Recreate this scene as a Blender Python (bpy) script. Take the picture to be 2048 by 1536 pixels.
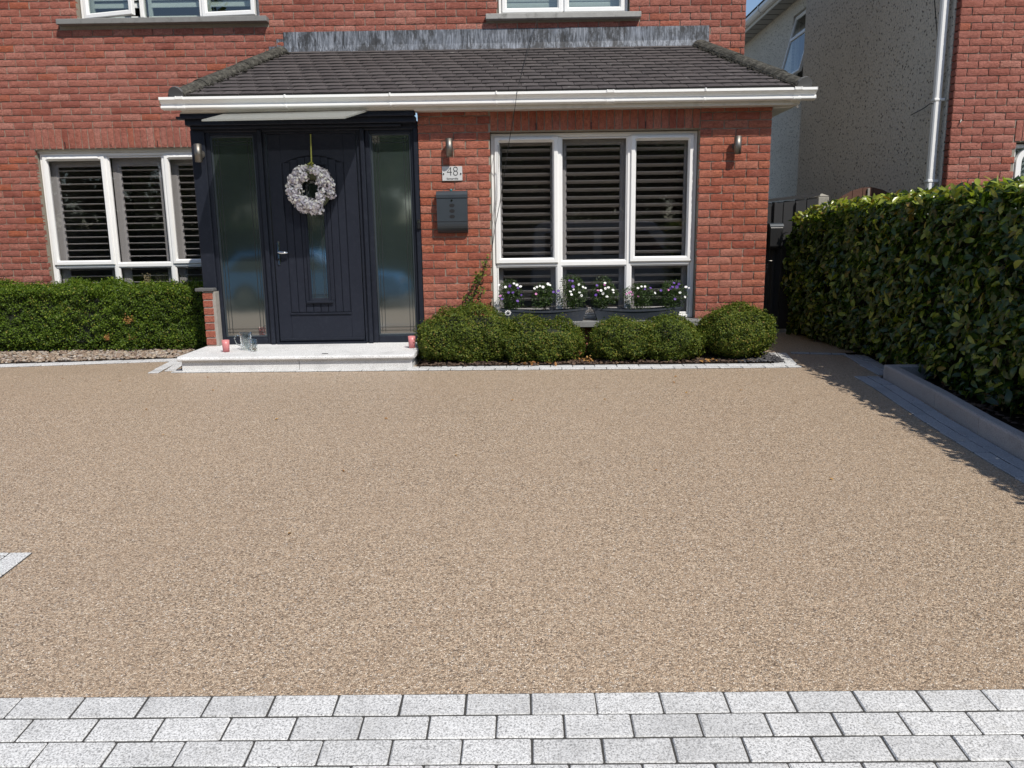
import bpy, math, random
import numpy as np
from mathutils import Matrix, Vector
random.seed(7); RNG = np.random.default_rng(7)
for o in list(bpy.data.objects): bpy.data.objects.remove(o)
SC = bpy.context.scene; COL = SC.collection

# ------------------------------------------------------------------ camera
F = 1540.0; PITCH = math.radians(10.5); ROLL = math.radians(0.82); YAW = math.radians(0.4); CZ = 1.13
FW = Vector((-math.sin(YAW)*math.cos(PITCH), math.cos(YAW)*math.cos(PITCH), -math.sin(PITCH)))
_rt = Vector((math.cos(YAW), math.sin(YAW), 0)); _dn = FW.cross(_rt)
EX = math.cos(ROLL)*_rt + math.sin(ROLL)*_dn
EY = -math.sin(ROLL)*_rt + math.cos(ROLL)*_dn
cam_d = bpy.data.cameras.new('camera'); cam = bpy.data.objects.new('camera', cam_d); COL.objects.link(cam)
cam.matrix_world = Matrix(((EX.x, -EY.x, -FW.x, 0), (EX.y, -EY.y, -FW.y, 0), (EX.z, -EY.z, -FW.z, CZ), (0, 0, 0, 1)))
cam_d.sensor_width = 36; cam_d.lens = 36*F/2048; cam_d.clip_start = .05; cam_d.clip_end = 2000
SC.camera = cam
# ------------------------------------------------------------------ light
SUN = Vector((.65, -1.0, 1.42)).normalized()          # towards the sun
W = bpy.data.worlds.new('World'); SC.world = W; W.use_nodes = True
nt = W.node_tree; nt.nodes.clear()
sky = nt.nodes.new('ShaderNodeTexSky'); sky.sky_type = 'NISHITA'; sky.sun_disc = False
sky.sun_elevation = math.asin(SUN.z); sky.sun_rotation = math.atan2(SUN.x, SUN.y)
sky.air_density = 1.0; sky.dust_density = .6; sky.ozone_density = 1.5
bg = nt.nodes.new('ShaderNodeBackground'); bg.inputs[1].default_value = .125
wo = nt.nodes.new('ShaderNodeOutputWorld')
nt.links.new(sky.outputs[0], bg.inputs[0]); nt.links.new(bg.outputs[0], wo.inputs[0])
sd = bpy.data.lights.new('sun', 'SUN'); sd.energy = 4.6; sd.angle = math.radians(.53); sd.color = (1, .945, .86)
so = bpy.data.objects.new('sun', sd); COL.objects.link(so); so.rotation_euler = (-SUN).to_track_quat('-Z', 'Y').to_euler()
SC.view_settings.view_transform = 'Standard'; SC.view_settings.look = 'None'
SC.view_settings.exposure = 0; SC.view_settings.gamma = 1; SC.view_settings.use_curve_mapping = False

# ------------------------------------------------------------------ helpers
def at(x, y, Y):                       # design helper: photo position -> point on the upright plane at depth Y
    d = EX*((x-1024)/F) + EY*((y-768)/F) + FW
    return Vector((0, 0, CZ)) + d*(Y/d.y)
def Zg(Y):                             # the drive falls gently away from the house
    t = 6.9-Y
    if t <= 0: return 0.0
    if t > 6.0: return -.387-.012*min(t-6.0, 6)
    return -.03*t-.00575*t*t
class MB:
    def __init__(s): s.v = []; s.f = []; s.m = []
    def add(s, vs, fs, mi=0):
        n = len(s.v); s.v += [tuple(v) for v in vs]; s.f += [tuple(i+n for i in f) for f in fs]; s.m += [mi]*len(fs); return s
    def box(s, x0, x1, y0, y1, z0, z1, mi=0):
        return s.add([(x, y, z) for z in (z0, z1) for y in (y0, y1) for x in (x0, x1)],
                     [(0, 2, 3, 1), (4, 5, 7, 6), (0, 1, 5, 4), (2, 6, 7, 3), (0, 4, 6, 2), (1, 3, 7, 5)], mi)
    def cbox(s, x0, x1, y0, y1, z0, z1, c=.004, mi=0):      # chamfered box
        X = (x0, x1); Yy = (y0, y1); Z = (z0, z1); vs = []; idx = {}
        for i in (0, 1):
            for j in (0, 1):
                for k in (0, 1):
                    sx = 1 if i == 0 else -1; sy = 1 if j == 0 else -1; sz = 1 if k == 0 else -1
                    for a, p in enumerate(((X[i], Yy[j]+sy*c, Z[k]+sz*c), (X[i]+sx*c, Yy[j], Z[k]+sz*c), (X[i]+sx*c, Yy[j]+sy*c, Z[k]))):
                        idx[i, j, k, a] = len(vs); vs.append(p)
        fs = []
        for i in (0, 1):
            q = [idx[i, 0, 0, 0], idx[i, 1, 0, 0], idx[i, 1, 1, 0], idx[i, 0, 1, 0]]; fs.append(q if i else q[::-1])
            q = [idx[0, i, 0, 1], idx[1, i, 0, 1], idx[1, i, 1, 1], idx[0, i, 1, 1]]; fs.append(q[::-1] if i else q)
            q = [idx[0, 0, i, 2], idx[1, 0, i, 2], idx[1, 1, i, 2], idx[0, 1, i, 2]]; fs.append(q if i else q[::-1])
        for a in (0, 1):
            for b in (0, 1):
                fl = (a == b)
                q = [idx[a, b, 0, 0], idx[a, b, 1, 0], idx[a, b, 1, 1], idx[a, b, 0, 1]]; fs.append(q[::-1] if fl else q)
                q = [idx[a, 0, b, 0], idx[a, 1, b, 0], idx[a, 1, b, 2], idx[a, 0, b, 2]]; fs.append(q if fl else q[::-1])
                q = [idx[0, a, b, 1], idx[1, a, b, 1], idx[1, a, b, 2], idx[0, a, b, 2]]; fs.append(q[::-1] if fl else q)
                for k in (0, 1):
                    t = [idx[a, b, k, 0], idx[a, b, k, 1], idx[a, b, k, 2]]; fs.append(t)
        return s.add(vs, fs, mi)
    def extr(s, prof, x0, x1, mi=0, axis='x', closed=True):   # profile [(y,z)] swept along x (or [(x,z)] along y, [(x,y)] along z)
        n = len(prof)
        def P(a, p): return (a, p[0], p[1]) if axis == 'x' else ((p[0], a, p[1]) if axis == 'y' else (p[0], p[1], a))
        vs = [P(x0, p) for p in prof]+[P(x1, p) for p in prof]
        fs = [(i, (i+1) % n, (i+1) % n+n, i+n) for i in range(n if closed else n-1)]
        if closed: fs += [tuple(range(n-1, -1, -1)), tuple(range(n, 2*n))]
        return s.add(vs, fs, mi)
    def tube(s, pts, r, n=8, mi=0, cap=True):
        pts = [Vector(p) for p in pts]; vs = []; m = len(pts)
        rr = r if isinstance(r, (list, tuple)) else [r]*m
        for i, p in enumerate(pts):
            t = (pts[min(i+1, m-1)]-pts[max(i-1, 0)]).normalized()
            u = t.cross(Vector((0, 0, 1)))
            if u.length < .1: u = t.cross(Vector((0, 1, 0)))
            u.normalize(); w = t.cross(u)
            for k in range(n):
                a = 2*math.pi*k/n; vs.append(p+(u*math.cos(a)+w*math.sin(a))*rr[i])
        fs = [(i*n+k, i*n+(k+1) % n, (i+1)*n+(k+1) % n, (i+1)*n+k) for i in range(m-1) for k in range(n)]
        if cap: fs += [tuple(range(n-1, -1, -1)), tuple(range((m-1)*n, m*n))]
        return s.add(vs, fs, mi)
    def lathe(s, prof, c, n=20, mi=0):                      # [(r,z)] about the vertical through c
        vs = [(c[0]+r*math.cos(2*math.pi*k/n), c[1]+r*math.sin(2*math.pi*k/n), c[2]+z) for r, z in prof for k in range(n)]
        fs = [(i*n+k, i*n+(k+1) % n, (i+1)*n+(k+1) % n, (i+1)*n+k) for i in range(len(prof)-1) for k in range(n)]
        return s.add(vs, fs, mi)
EDGE = None
def mesh_from(name, mb, mats, smooth=False):
    me = bpy.data.meshes.new(name); me.from_pydata(mb.v, [], mb.f)
    for m in (mats if isinstance(mats, (list, tuple)) else [mats]): me.materials.append(m)
    if any(mb.m): me.polygons.foreach_set('material_index', mb.m)
    if smooth: me.polygons.foreach_set('use_smooth', [True]*len(me.polygons))
    me.update(); return me
def link(name, me, parent=None, loc=None):
    o = bpy.data.objects.new(name, me); COL.objects.link(o)
    if parent: o.parent = parent
    if loc is not None: o.location = loc
    return o
def obj(name, mb, mats, parent=None, smooth=False, bevel=0, recalc=False):
    me = mesh_from(name, mb, mats, smooth)
    if recalc or bevel:
        import bmesh
        bm = bmesh.new(); bm.from_mesh(me); bmesh.ops.recalc_face_normals(bm, faces=bm.faces)
        if bevel:
            ed = [e for e in bm.edges if len(e.link_faces) == 2 and e.calc_face_angle(0) > .5]
            bmesh.ops.bevel(bm, geom=ed, offset=bevel, segments=2, affect='EDGES', profile=.5)
        bm.to_mesh(me); bm.free()
    return link(name, me, parent)
def tag(o, label=None, cat=None, group=None, kind=None):
    if label: o['label'] = label
    if cat: o['category'] = cat
    if group: o['group'] = group
    if kind: o['kind'] = kind
    return o
def thing(name, label, cat, loc=(0, 0, 0), group=None):
    o = bpy.data.objects.new(name, None); COL.objects.link(o); o.location = loc; o.empty_display_size = .1
    bpy.context.view_layer.update() if False else None
    return tag(o, label, cat, group)
def childof(o, root):                 # parts are written in world metres; keep them there
    o.parent = root; o.matrix_parent_inverse = Matrix.Translation(root.location).inverted(); return o
def part(name, mb, mats, root, **k):
    return childof(obj(name, mb, mats, None, **k), root) if isinstance(root, bpy.types.Object) and root.type == 'EMPTY' else obj(name, mb, mats, root, **k)

# ------------------------------------------------------------------ materials
class N:
    def __init__(s, name):
        s.m = bpy.data.materials.new(name); s.m.use_nodes = True; s.t = s.m.node_tree; s.t.nodes.clear()
        s.out = s.t.nodes.new('ShaderNodeOutputMaterial')
    def n(s, typ, **k):
        nd = s.t.nodes.new('ShaderNode'+typ)
        for a, b in k.items():
            if hasattr(nd, a): setattr(nd, a, b)
        return nd
    def l(s, a, b): s.t.links.new(a, b)
    def pos(s, scale=(1, 1, 1), obj=False):
        tc = s.n('TexCoord') if obj else s.n('NewGeometry')
        mp = s.n('Mapping'); mp.inputs['Scale'].default_value = scale
        s.l(tc.outputs['Object'] if obj else tc.outputs['Position'], mp.inputs['Vector']); return mp.outputs[0]
    def noise(s, scale, detail=3, rough=.6, vec=None, dist=0):
        nd = s.n('TexNoise'); nd.inputs['Scale'].default_value = scale; nd.inputs['Detail'].default_value = detail
        nd.inputs['Roughness'].default_value = rough; nd.inputs['Distortion'].default_value = dist
        s.l(vec if vec is not None else s.pos(), nd.inputs['Vector']); return nd.outputs['Fac']
    def vor(s, scale, feat='F1', vec=None, rnd=1):
        nd = s.n('TexVoronoi'); nd.feature = feat; nd.inputs['Scale'].default_value = scale; nd.inputs['Randomness'].default_value = rnd
        s.l(vec if vec is not None else s.pos(), nd.inputs['Vector']); return nd
    def ramp(s, fac, stops, interp='LINEAR'):
        r = s.n('ValToRGB'); r.color_ramp.interpolation = interp; e = r.color_ramp.elements
        while len(e) > 1: e.remove(e[0])
        e[0].position = stops[0][0]; e[0].color = tuple(stops[0][1])+(1,) if len(stops[0][1]) == 3 else stops[0][1]
        for p, c in stops[1:]:
            x = e.new(p); x.color = tuple(c)+(1,) if len(c) == 3 else c
        s.l(fac, r.inputs[0]); return r.outputs[0]
    def g(s, fac, a, b): return s.ramp(fac, [(a, (0, 0, 0)), (b, (1, 1, 1))])
    def mix(s, fac, a, b, mode='MIX'):
        m = s.n('Mix'); m.data_type = 'RGBA'; m.blend_type = mode
        for v, i in ((fac, 0), (a, 6), (b, 7)):
            if isinstance(v, (int, float)): m.inputs[i].default_value = v
            elif isinstance(v, tuple): m.inputs[i].default_value = v+(1,) if len(v) == 3 else v
            else: s.l(v, m.inputs[i])
        return m.outputs[2]
    def math(s, op, a, b=None):
        m = s.n('Math'); m.operation = op
        for v, i in ((a, 0), (b, 1)):
            if v is None: continue
            if isinstance(v, (int, float)): m.inputs[i].default_value = v
            else: s.l(v, m.inputs[i])
        return m.outputs[0]
    def rnd(s):
        a = s.n('Attribute'); a.attribute_name = 'rnd'; o = s.n('ObjectInfo')
        return s.math('FRACT', s.math('ADD', a.outputs['Fac'], o.outputs['Random']))
    def bump(s, h, strength=.5, dist=.01, nrm=None):
        b = s.n('Bump'); b.inputs['Strength'].default_value = strength; b.inputs['Distance'].default_value = dist
        s.l(h, b.inputs['Height'])
        if nrm is not None: s.l(nrm, b.inputs['Normal'])
        return b.outputs[0]
    def bsdf(s, col, rough=.6, metal=0, nrm=None, spec=.5, **k):
        b = s.n('BsdfPrincipled'); 
        if isinstance(col, tuple): b.inputs['Base Color'].default_value = col+(1,)
        else: s.l(col, b.inputs['Base Color'])
        if isinstance(rough, (int, float)): b.inputs['Roughness'].default_value = rough
        else: s.l(rough, b.inputs['Roughness'])
        b.inputs['Metallic'].default_value = metal; b.inputs['Specular IOR Level'].default_value = spec
        if nrm is not None: s.l(nrm, b.inputs['Normal'])
        for a, v in k.items(): b.inputs[a].default_value = v
        s.l(b.outputs[0], s.out.inputs[0]); s.b = b; return b
def plain(name, col, rough=.5, metal=0, var=.12, scale=8, bump=0, bs=60, spec=.5, dirt=None):
    k = N(name); nz = k.noise(scale, 4)
    c = k.mix(nz, tuple(x*(1-var) for x in col), tuple(min(1, x*(1+var)) for x in col))
    if dirt:
        c = k.mix(k.math('MULTIPLY', k.g(k.noise(dirt[1], 6, .7), .52, .75), dirt[2]), c, dirt[0])
    k.bsdf(c, k.ramp(nz, [(0, (rough*.85,)*3), (1, (min(1, rough*1.15),)*3)]), metal, k.bump(k.noise(bs, 4), bump, .004) if bump else None, spec)
    return k.m
M = {}
def brick_mat(name, base):
    k = N(name); r = k.rnd()
    c = k.ramp(r, [(0, base[0]), (.2, base[1]), (.42, base[2]), (.6, base[1]), (.75, base[3]), (.9, base[2]), (1, base[4])])
    n1 = k.noise(9, 5, .65); n2 = k.noise(70, 5, .7)
    c = k.mix(k.math('MULTIPLY', k.g(n2, .40, .66), .6), c, (.19, .048, .030))
    c = k.mix(k.math('MULTIPLY', k.g(n1, .5, .8), .35), c, (.50, .215, .175))
    bl = k.g(k.noise(26, 6, .75, k.pos((1, 1, 2.2)), 1.2), .64, .75)
    c = k.mix(k.math('MULTIPLY', bl, .55), c, (.60, .42, .36))
    big = k.noise(.9, 3)
    c = k.mix(k.math('MULTIPLY', k.g(big, .42, .68), .22), c, (.47, .22, .19))
    crease = k.noise(9, 3, .55, k.pos((1, 1, 2.2)), 3.2)
    cr = k.math('ABSOLUTE', k.math('SUBTRACT', crease, .5))
    h = k.math('ADD', k.math('MULTIPLY', k.g(cr, 0, .05), .35), k.math('MULTIPLY', k.noise(110, 5, .7), .9))
    c = k.mix(k.math('MULTIPLY', k.math('SUBTRACT', 1, k.g(cr, 0, .028)), .65), c, (.11, .032, .024))
    k.bsdf(c, .85, 0, k.bump(h, .9, .006), .25); return k.m
M['brick'] = brick_mat('red_brick', [(.24, .073, .052), (.38, .145, .105), (.32, .114, .084), (.45, .208, .160), (.39, .113, .054)])
M['brick_bay'] = brick_mat('red_brick_bay', [(.355, .104, .058), (.43, .149, .086), (.325, .095, .058), (.425, .182, .126), (.275, .070, .042)])
k = N('mortar'); c = k.mix(k.noise(40, 5), (.21, .19, .155), (.38, .34, .28)); k.bsdf(c, .95, 0, k.bump(k.noise(220, 4), .6, .003), .1); M['mortar'] = k.m
k = N('old_mortar'); c = k.mix(k.noise(30, 5), (.22, .20, .175), (.42, .39, .35)); k.bsdf(c, .95, 0, k.bump(k.noise(160, 4), .8, .004), .1); M['mortar_grey'] = k.m
# resin-bound gravel
k = N('resin_gravel')
v1 = k.vor(165); v2 = k.vor(165, 'DISTANCE_TO_EDGE'); sp = k.n('SeparateColor'); k.l(v1.outputs['Color'], sp.inputs[0])
c = k.ramp(sp.outputs[0], [(0, (.05, .035, .028)), (.13, (.14, .105, .09)), (.22, (.50, .365, .25)), (.42, (.74, .59, .44)), (.58, (.58, .43, .30)), (.72, (.84, .71, .56)), (.84, (.54, .36, .22)), (.93, (.92, .82, .70)), (.97, (.95, .88, .78)), (1, (.36, .37, .38))])
gap = k.g(v2.outputs['Distance'], .0, .14)
c = k.mix(gap, (.075, .052, .036), c)
c = k.mix(k.math('MULTIPLY', k.g(k.noise(85, 2, .6), .58, .42), .55), c, (.17, .125, .085)); c = k.mix(k.math('MULTIPLY', k.g(k.noise(95, 2, .6, k.pos((1, 1, 1))), .56, .66), .5), c, (.90, .76, .58)); c = k.mix(k.math('MULTIPLY', k.noise(.55, 3), .3), c, (.72, .56, .40))
c = k.mix(k.math('MULTIPLY', k.g(k.noise(1.1, 6, .65), .45, .7), .22), c, (.36, .27, .195))
c = k.mix(1.0, c, (.93, .91, .885), 'MULTIPLY')
h = k.math('ADD', k.math('MULTIPLY', k.g(v1.outputs['Distance'], .9, .1), 1), k.math('MULTIPLY', sp.outputs[1], .6))
k.bsdf(c, k.ramp(sp.outputs[2], [(0, (.3,)*3), (1, (.62,)*3)]), 0, k.bump(h, .7, .004), .4); M['resin'] = k.m
# granite
def granite(name, lo, hi, dark, sc=260, bump=.5):
    k = N(name); r = k.rnd()
    n = k.noise(sc, 3, .75); n2 = k.noise(sc*.45, 4, .7)
    c = k.ramp(n, [(.30, dark), (.42, lo), (.56, hi), (.75, tuple(min(1, x*1.12) for x in hi))])
    c = k.mix(k.math('MULTIPLY', k.g(n2, .58, .7), .55), c, tuple(x*.45 for x in lo))
    c = k.mix(k.math('MULTIPLY', k.math('SUBTRACT', r, .3), .30), c, tuple(x*.62 for x in lo))
    c = k.mix(k.math('MULTIPLY', k.g(k.noise(3.2, 5, .7), .5, .8), .5), c, tuple(x*.6 for x in lo)); c = k.mix(k.math('MULTIPLY', k.g(k.noise(14, 6, .75), .56, .72), .30), c, (.26, .24, .20))
    k.bsdf(c, .75, 0, k.bump(n, bump, .003), .3); return k.m
M['sett'] = granite('silver_granite', (.40, .40, .395), (.72, .72, .71), (.10, .10, .105), 170)
M['sett_shaded'] = granite('shaded_granite', (.27, .28, .30), (.44, .45, .47), (.10, .10, .105), 170)  # setts beside the hedge: its shade put into a darker granite colour
M['step'] = granite('step_granite', (.52, .52, .51), (.78, .78, .77), (.13, .13, .13), 150)
M['kerb'] = granite('kerb_granite', (.33, .30, .29), (.46, .43, .42), (.16, .15, .15), 210)
M['joint'] = plain('joint_sand', (.045, .043, .04), .95, bump=.5, bs=200)
M['grass'] = plain('yard_surface', (.17, .155, .13), .95, var=.2, scale=20, bump=.8)
M['asphalt'] = plain('asphalt', (.055, .055, .055), .9, bump=.6, bs=180)
k = N('soil'); c = k.ramp(k.noise(60, 6, .8), [(.3, (.014, .010, .008)), (.55, (.05, .035, .025)), (.75, (.11, .08, .06))]); k.bsdf(c, .95, 0, k.bump(k.noise(45, 6, .8), 1, .03), .1); M['soil'] = k.m
def rnd_mat(name, stops, rough=.8, spec=.3, nz=60, bump=.4):
    k = N(name); c = k.ramp(k.rnd(), stops); c = k.mix(k.math('MULTIPLY', k.noise(nz, 4), .35), c, (.05, .04, .035))
    k.bsdf(c, rough, 0, k.bump(k.noise(nz*3, 3), bump, .002), spec); return k.m
M['pebble'] = rnd_mat('pebbles', [(0, (.17, .12, .09)), (.25, (.36, .27, .19)), (.45, (.24, .17, .14)), (.62, (.50, .41, .30)), (.8, (.30, .26, .23)), (1, (.56, .50, .43))])
M['chip'] = rnd_mat('bark_chips', [(0, (.05, .03, .022)), (.5, (.12, .075, .052)), (.8, (.08, .055, .042)), (.97, (.17, .11, .07)), (1, (.28, .19, .11))])
M['slate_chip'] = rnd_mat('slate_chips', [(0, (.04, .04, .045)), (1, (.14, .14, .15))])
def leaf_mat(name, stops, rough=.4, trans=.25, spec=.4):
    k = N(name); c = k.ramp(k.rnd(), stops)
    c = k.mix(k.math('MULTIPLY', k.noise(1.7, 3), .35), c, tuple(x*.6 for x in stops[0][1]))
    k.bsdf(c, rough, 0, None, spec)
    tr = k.n('BsdfTranslucent'); tc = k.mix(1.0, c, (1.5, 1.7, .5), 'MULTIPLY'); k.l(tc, tr.inputs[0])
    mx = k.n('MixShader'); mx.inputs[0].default_value = trans
    k.l(k.b.outputs[0], mx.inputs[1]); k.l(tr.outputs[0], mx.inputs[2]); k.l(mx.outputs[0], k.out.inputs[0]); return k.m
M['box_leaf'] = leaf_mat('box_leaf', [(0, (.038, .070, .010)), (.35, (.085, .145, .014)), (.7, (.155, .235, .022)), (.93, (.26, .33, .035)), (1, (.34, .28, .06))], .5, .28, .25)
M['ball_leaf'] = leaf_mat('ball_leaf', [(0, (.035, .062, .012)), (.4, (.08, .12, .018)), (.75, (.14, .18, .025)), (.95, (.24, .25, .04)), (1, (.30, .20, .06))], .55, .25, .2)
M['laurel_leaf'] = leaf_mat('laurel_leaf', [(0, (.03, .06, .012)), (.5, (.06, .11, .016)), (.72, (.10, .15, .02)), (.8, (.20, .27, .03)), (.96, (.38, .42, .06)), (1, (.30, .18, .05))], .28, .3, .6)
M['plant_leaf'] = leaf_mat('flower_foliage', [(0, (.02, .045, .012)), (.6, (.045, .085, .02)), (1, (.09, .14, .03))], .45, .2)
M['tree_leaf'] = leaf_mat('tree_leaf', [(0, (.025, .045, .012)), (.6, (.045, .08, .018)), (1, (.08, .12, .025))], .5, .25)
M['dead_leaf'] = leaf_mat('dead_leaf', [(0, (.25, .10, .03)), (.5, (.4, .2, .06)), (1, (.5, .3, .1))], .6, .2)
M['core'] = plain('foliage_core', (.016, .020, .009), .95, var=.4, scale=40, bump=.6)  # near-black solid added inside foliage so it isn't see-through
M['bark'] = plain('bark', (.09, .07, .05), .95, var=.35, scale=14, bump=.8)
M['upvc'] = plain('white_upvc', (.84, .84, .83), .32, var=.02, scale=5, dirt=((.55, .53, .48), 14, .12))
M['upvc_gutter'] = plain('white_gutter', (.84, .84, .82), .35, var=.02, scale=5, dirt=((.5, .48, .44), 9, .10))  # white gutter plastic, faintly dirty
M['fascia'] = plain('fascia_white', (.66, .645, .60), .45, var=.05, scale=5, dirt=((.30, .29, .26), 7, .45))
M['soffit_grey'] = plain('grey_soffit', (.36, .35, .32), .6)
M['navy'] = plain('navy_paint', (.015, .018, .027), .42, var=.12, scale=6, bump=.12, bs=35, spec=.22, dirt=((.035, .04, .055), 20, .5))
M['navy_grain'] = plain('navy_door_skin', (.016, .019, .029), .46, var=.12, scale=6, bump=.25, bs=60, spec=.22, dirt=((.035, .04, .055), 25, .4))
M['lead_line'] = plain('lead_came', (.03, .035, .035), .5, .3)
M['steel'] = plain('brushed_steel', (.24, .225, .205), .5, 1, .1, 12)
M['chrome'] = plain('chrome', (.75, .75, .75), .12, 1, .05)
M['black'] = plain('black_plastic', (.012, .012, .013), .4)
M['anthracite'] = plain('anthracite_metal', (.040, .050, .060), .38, .1, .08, 10)
k = N('canopy_sheet'); k.bsdf((.52, .52, .48), .4); t_ = k.n('BsdfTransparent'); t_.inputs[0].default_value = (.9, .92, .9, 1); mx = k.n('MixShader'); mx.inputs[0].default_value = .40
k.l(t_.outputs[0], mx.inputs[1]); k.l(k.b.outputs[0], mx.inputs[2]); k.l(mx.outputs[0], k.out.inputs[0]); M['canopy'] = k.m
M['planter'] = plain('planter_plastic', (.035, .042, .055), .42, var=.15, dirt=((.12, .11, .10), 18, .4))
M['plaque'] = plain('frosted_plaque', (.55, .56, .56), .25, .0, .04)
M['ink'] = plain('sign_black', (.01, .01, .011), .5)
M['sill'] = plain('stone_sill', (.20, .20, .195), .85, var=.15, scale=16, bump=.4, dirt=((.09, .09, .085), 12, .7))
M['sill_pale'] = plain('weathered_sill', (.34, .335, .32), .85, var=.2, scale=16, bump=.4, dirt=((.10, .10, .09), 11, .8))
M['cap'] = plain('dark_cap', (.10, .10, .10), .9, bump=.5)
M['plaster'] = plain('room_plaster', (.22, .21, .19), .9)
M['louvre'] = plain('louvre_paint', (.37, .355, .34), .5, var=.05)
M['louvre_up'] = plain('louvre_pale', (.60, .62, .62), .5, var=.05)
M['cable'] = plain('black_cable', (.015, .015, .015), .6)
M['fence_black'] = plain('dark_boards', (.018, .018, .02), .75, var=.3, scale=10, bump=.4)
M['wood_red'] = plain('red_brown_boards', (.10, .045, .03), .8, var=.3, scale=12, bump=.5)
M['concrete'] = plain('concrete_post', (.30, .28, .24), .95, var=.2, scale=30, bump=.6, dirt=((.10, .10, .07), 25, .7))
M['ribbon'] = plain('ribbon', (.32, .33, .07), .5)
# roof tile
k = N('roof_tile'); r = k.rnd(); c = k.ramp(r, [(0, (.070, .060, .060)), (.5, (.085, .073, .072)), (1, (.104, .090, .088))])
c = k.mix(k.math('MULTIPLY', k.noise(25, 5, .7), .5), c, (.05, .045, .045))
c = k.mix(k.math('MULTIPLY', k.g(k.noise(16, 7, .8), .62, .68), .8), c, (.40, .40, .36))
c = k.mix(k.math('MULTIPLY', k.g(k.noise(34, 3, .6), .68, .71), .9), c, (.012, .012, .010))
k.bsdf(c, .8, 0, k.bump(k.noise(120, 4), .6, .003), .3); M['tile'] = k.m
M['tile_edge'] = plain('tile_lip', (.016, .015, .014), .95, var=.5, scale=30)  # dark lip colour: algae plus the shaded gap under each course
k = N('hip_tile'); c = k.ramp(k.noise(22, 6, .8), [(.35, (.022, .021, .018)), (.52, (.075, .072, .062)), (.72, (.19, .18, .15))])
k.bsdf(c, .95, 0, k.bump(k.noise(70, 6, .8), .9, .01), .15); M['hip'] = k.m
M['moss'] = plain('moss', (.022, .020, .014), 1, var=.5, scale=60, bump=.6)
# lead flashing: pale grey with dark vertical runs
k = N('lead_sheet'); st = k.noise(46, 5, .75, k.pos((1, 1, .10)), .6); st2 = k.noise(7, 5, .8, k.pos((1, 1, .5)))
c = k.ramp(st, [(.38, (.035, .037, .042)), (.5, (.14, .155, .18)), (.62, (.29, .31, .35))])
c = k.mix(k.math('MULTIPLY', k.g(st2, .47, .60), .9), c, (.035, .035, .036)); c = k.mix(k.math('MULTIPLY', k.g(k.noise(3, 3), .5, .7), .5), c, (.27, .30, .36))
k.bsdf(c, .55, .1, k.bump(st, .4, .004), .4); M['lead'] = k.m
# pebbledash
k = N('pebbledash'); v = k.vor(24, 'F1', k.pos((0, 1, 1))); n = k.noise(150, 4, .7); sp = k.n('SeparateColor'); k.l(v.outputs['Color'], sp.inputs[0])
pit = k.math('MULTIPLY', k.g(v.outputs['Distance'], .30, .20), k.g(sp.outputs[0], .50, .55))
c = k.mix(n, (.57, .53, .46), (.80, .75, .67)); c = k.mix(pit, c, (.20, .18, .155))
pit2 = k.g(k.noise(34, 4, .7, k.pos((0, 1, 1))), .53, .60); c = k.mix(k.math('MULTIPLY', pit2, .5), c, (.20, .185, .17))
c = k.mix(k.math('MULTIPLY', k.g(k.noise(.8, 4), .45, .8), .35), c, (.36, .335, .28))
h = k.math('SUBTRACT', k.math('MULTIPLY', k.noise(30, 4, .7), .8), pit); k.bsdf(c, .95, 0, k.bump(h, 1, .022), .15); M['dash'] = k.m
# glass
def glass(name, refl=.06, tint=(.80, .84, .82), ior=1.75, rough=0, body=None, bodyfac=0):
    k = N(name); tr = k.n('BsdfTransparent'); tr.inputs[0].default_value = tint+(1,)
    gl = k.n('BsdfGlossy'); gl.inputs['Roughness'].default_value = rough
    fr = k.n('Fresnel'); fr.inputs[0].default_value = ior
    wob = k.bump(k.noise(1.8, 2), .04, .02); k.l(wob, gl.inputs['Normal'])
    mx = k.n('MixShader'); ge = k.n('NewGeometry')      # each face of the pane: reflect on the way in only
    k.l(k.math('MULTIPLY', k.math('ADD', fr.outputs[0], refl), k.math('SUBTRACT', 1, ge.outputs['Backfacing'])), mx.inputs[0])
    base = tr.outputs[0]
    if body:
        df = k.n('BsdfDiffuse'); k.l(k.mix(k.noise(2.2, 4), tuple(x*.75 for x in body), tuple(x*1.25 for x in body)), df.inputs[0])
        m2 = k.n('MixShader'); m2.inputs[0].default_value = bodyfac; k.l(tr.outputs[0], m2.inputs[1]); k.l(df.outputs[0], m2.inputs[2]); base = m2.outputs[0]
    k.l(base, mx.inputs[1]); k.l(gl.outputs[0], mx.inputs[2]); k.l(mx.outputs[0], k.out.inputs[0]); return k.m
M['glass'] = glass('window_glass', .06, (.92, .92, .93), 1.55)
M['glass_frost'] = glass('satin_glass', .34, (.7, .75, .72), 1.6, .06, (.036, .050, .047), .93)
M['glass_up'] = glass('upper_window_glass', .09)
k = N('clear_glass'); g_ = k.n('BsdfGlass'); g_.inputs['Color'].default_value = (.92, .96, .95, 1); g_.inputs['IOR'].default_value = 1.35; g_.inputs['Roughness'].default_value = .0
t_ = k.n('BsdfTransparent'); mx = k.n('MixShader'); mx.inputs[0].default_value = .45; k.l(t_.outputs[0], mx.inputs[1]); k.l(g_.outputs[0], mx.inputs[2]); k.l(mx.outputs[0], k.out.inputs[0]); M['clear'] = k.m
k = N('pink_glass'); k.bsdf((.80, .36, .36), .25, 0, None, .5); t_ = k.n('BsdfTransparent'); t_.inputs[0].default_value = (1, .62, .62, 1); mx = k.n('MixShader'); mx.inputs[0].default_value = .55
k.l(t_.outputs[0], mx.inputs[1]); k.l(k.b.outputs[0], mx.inputs[2]); k.l(mx.outputs[0], k.out.inputs[0]); M['pink'] = k.m

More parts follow.
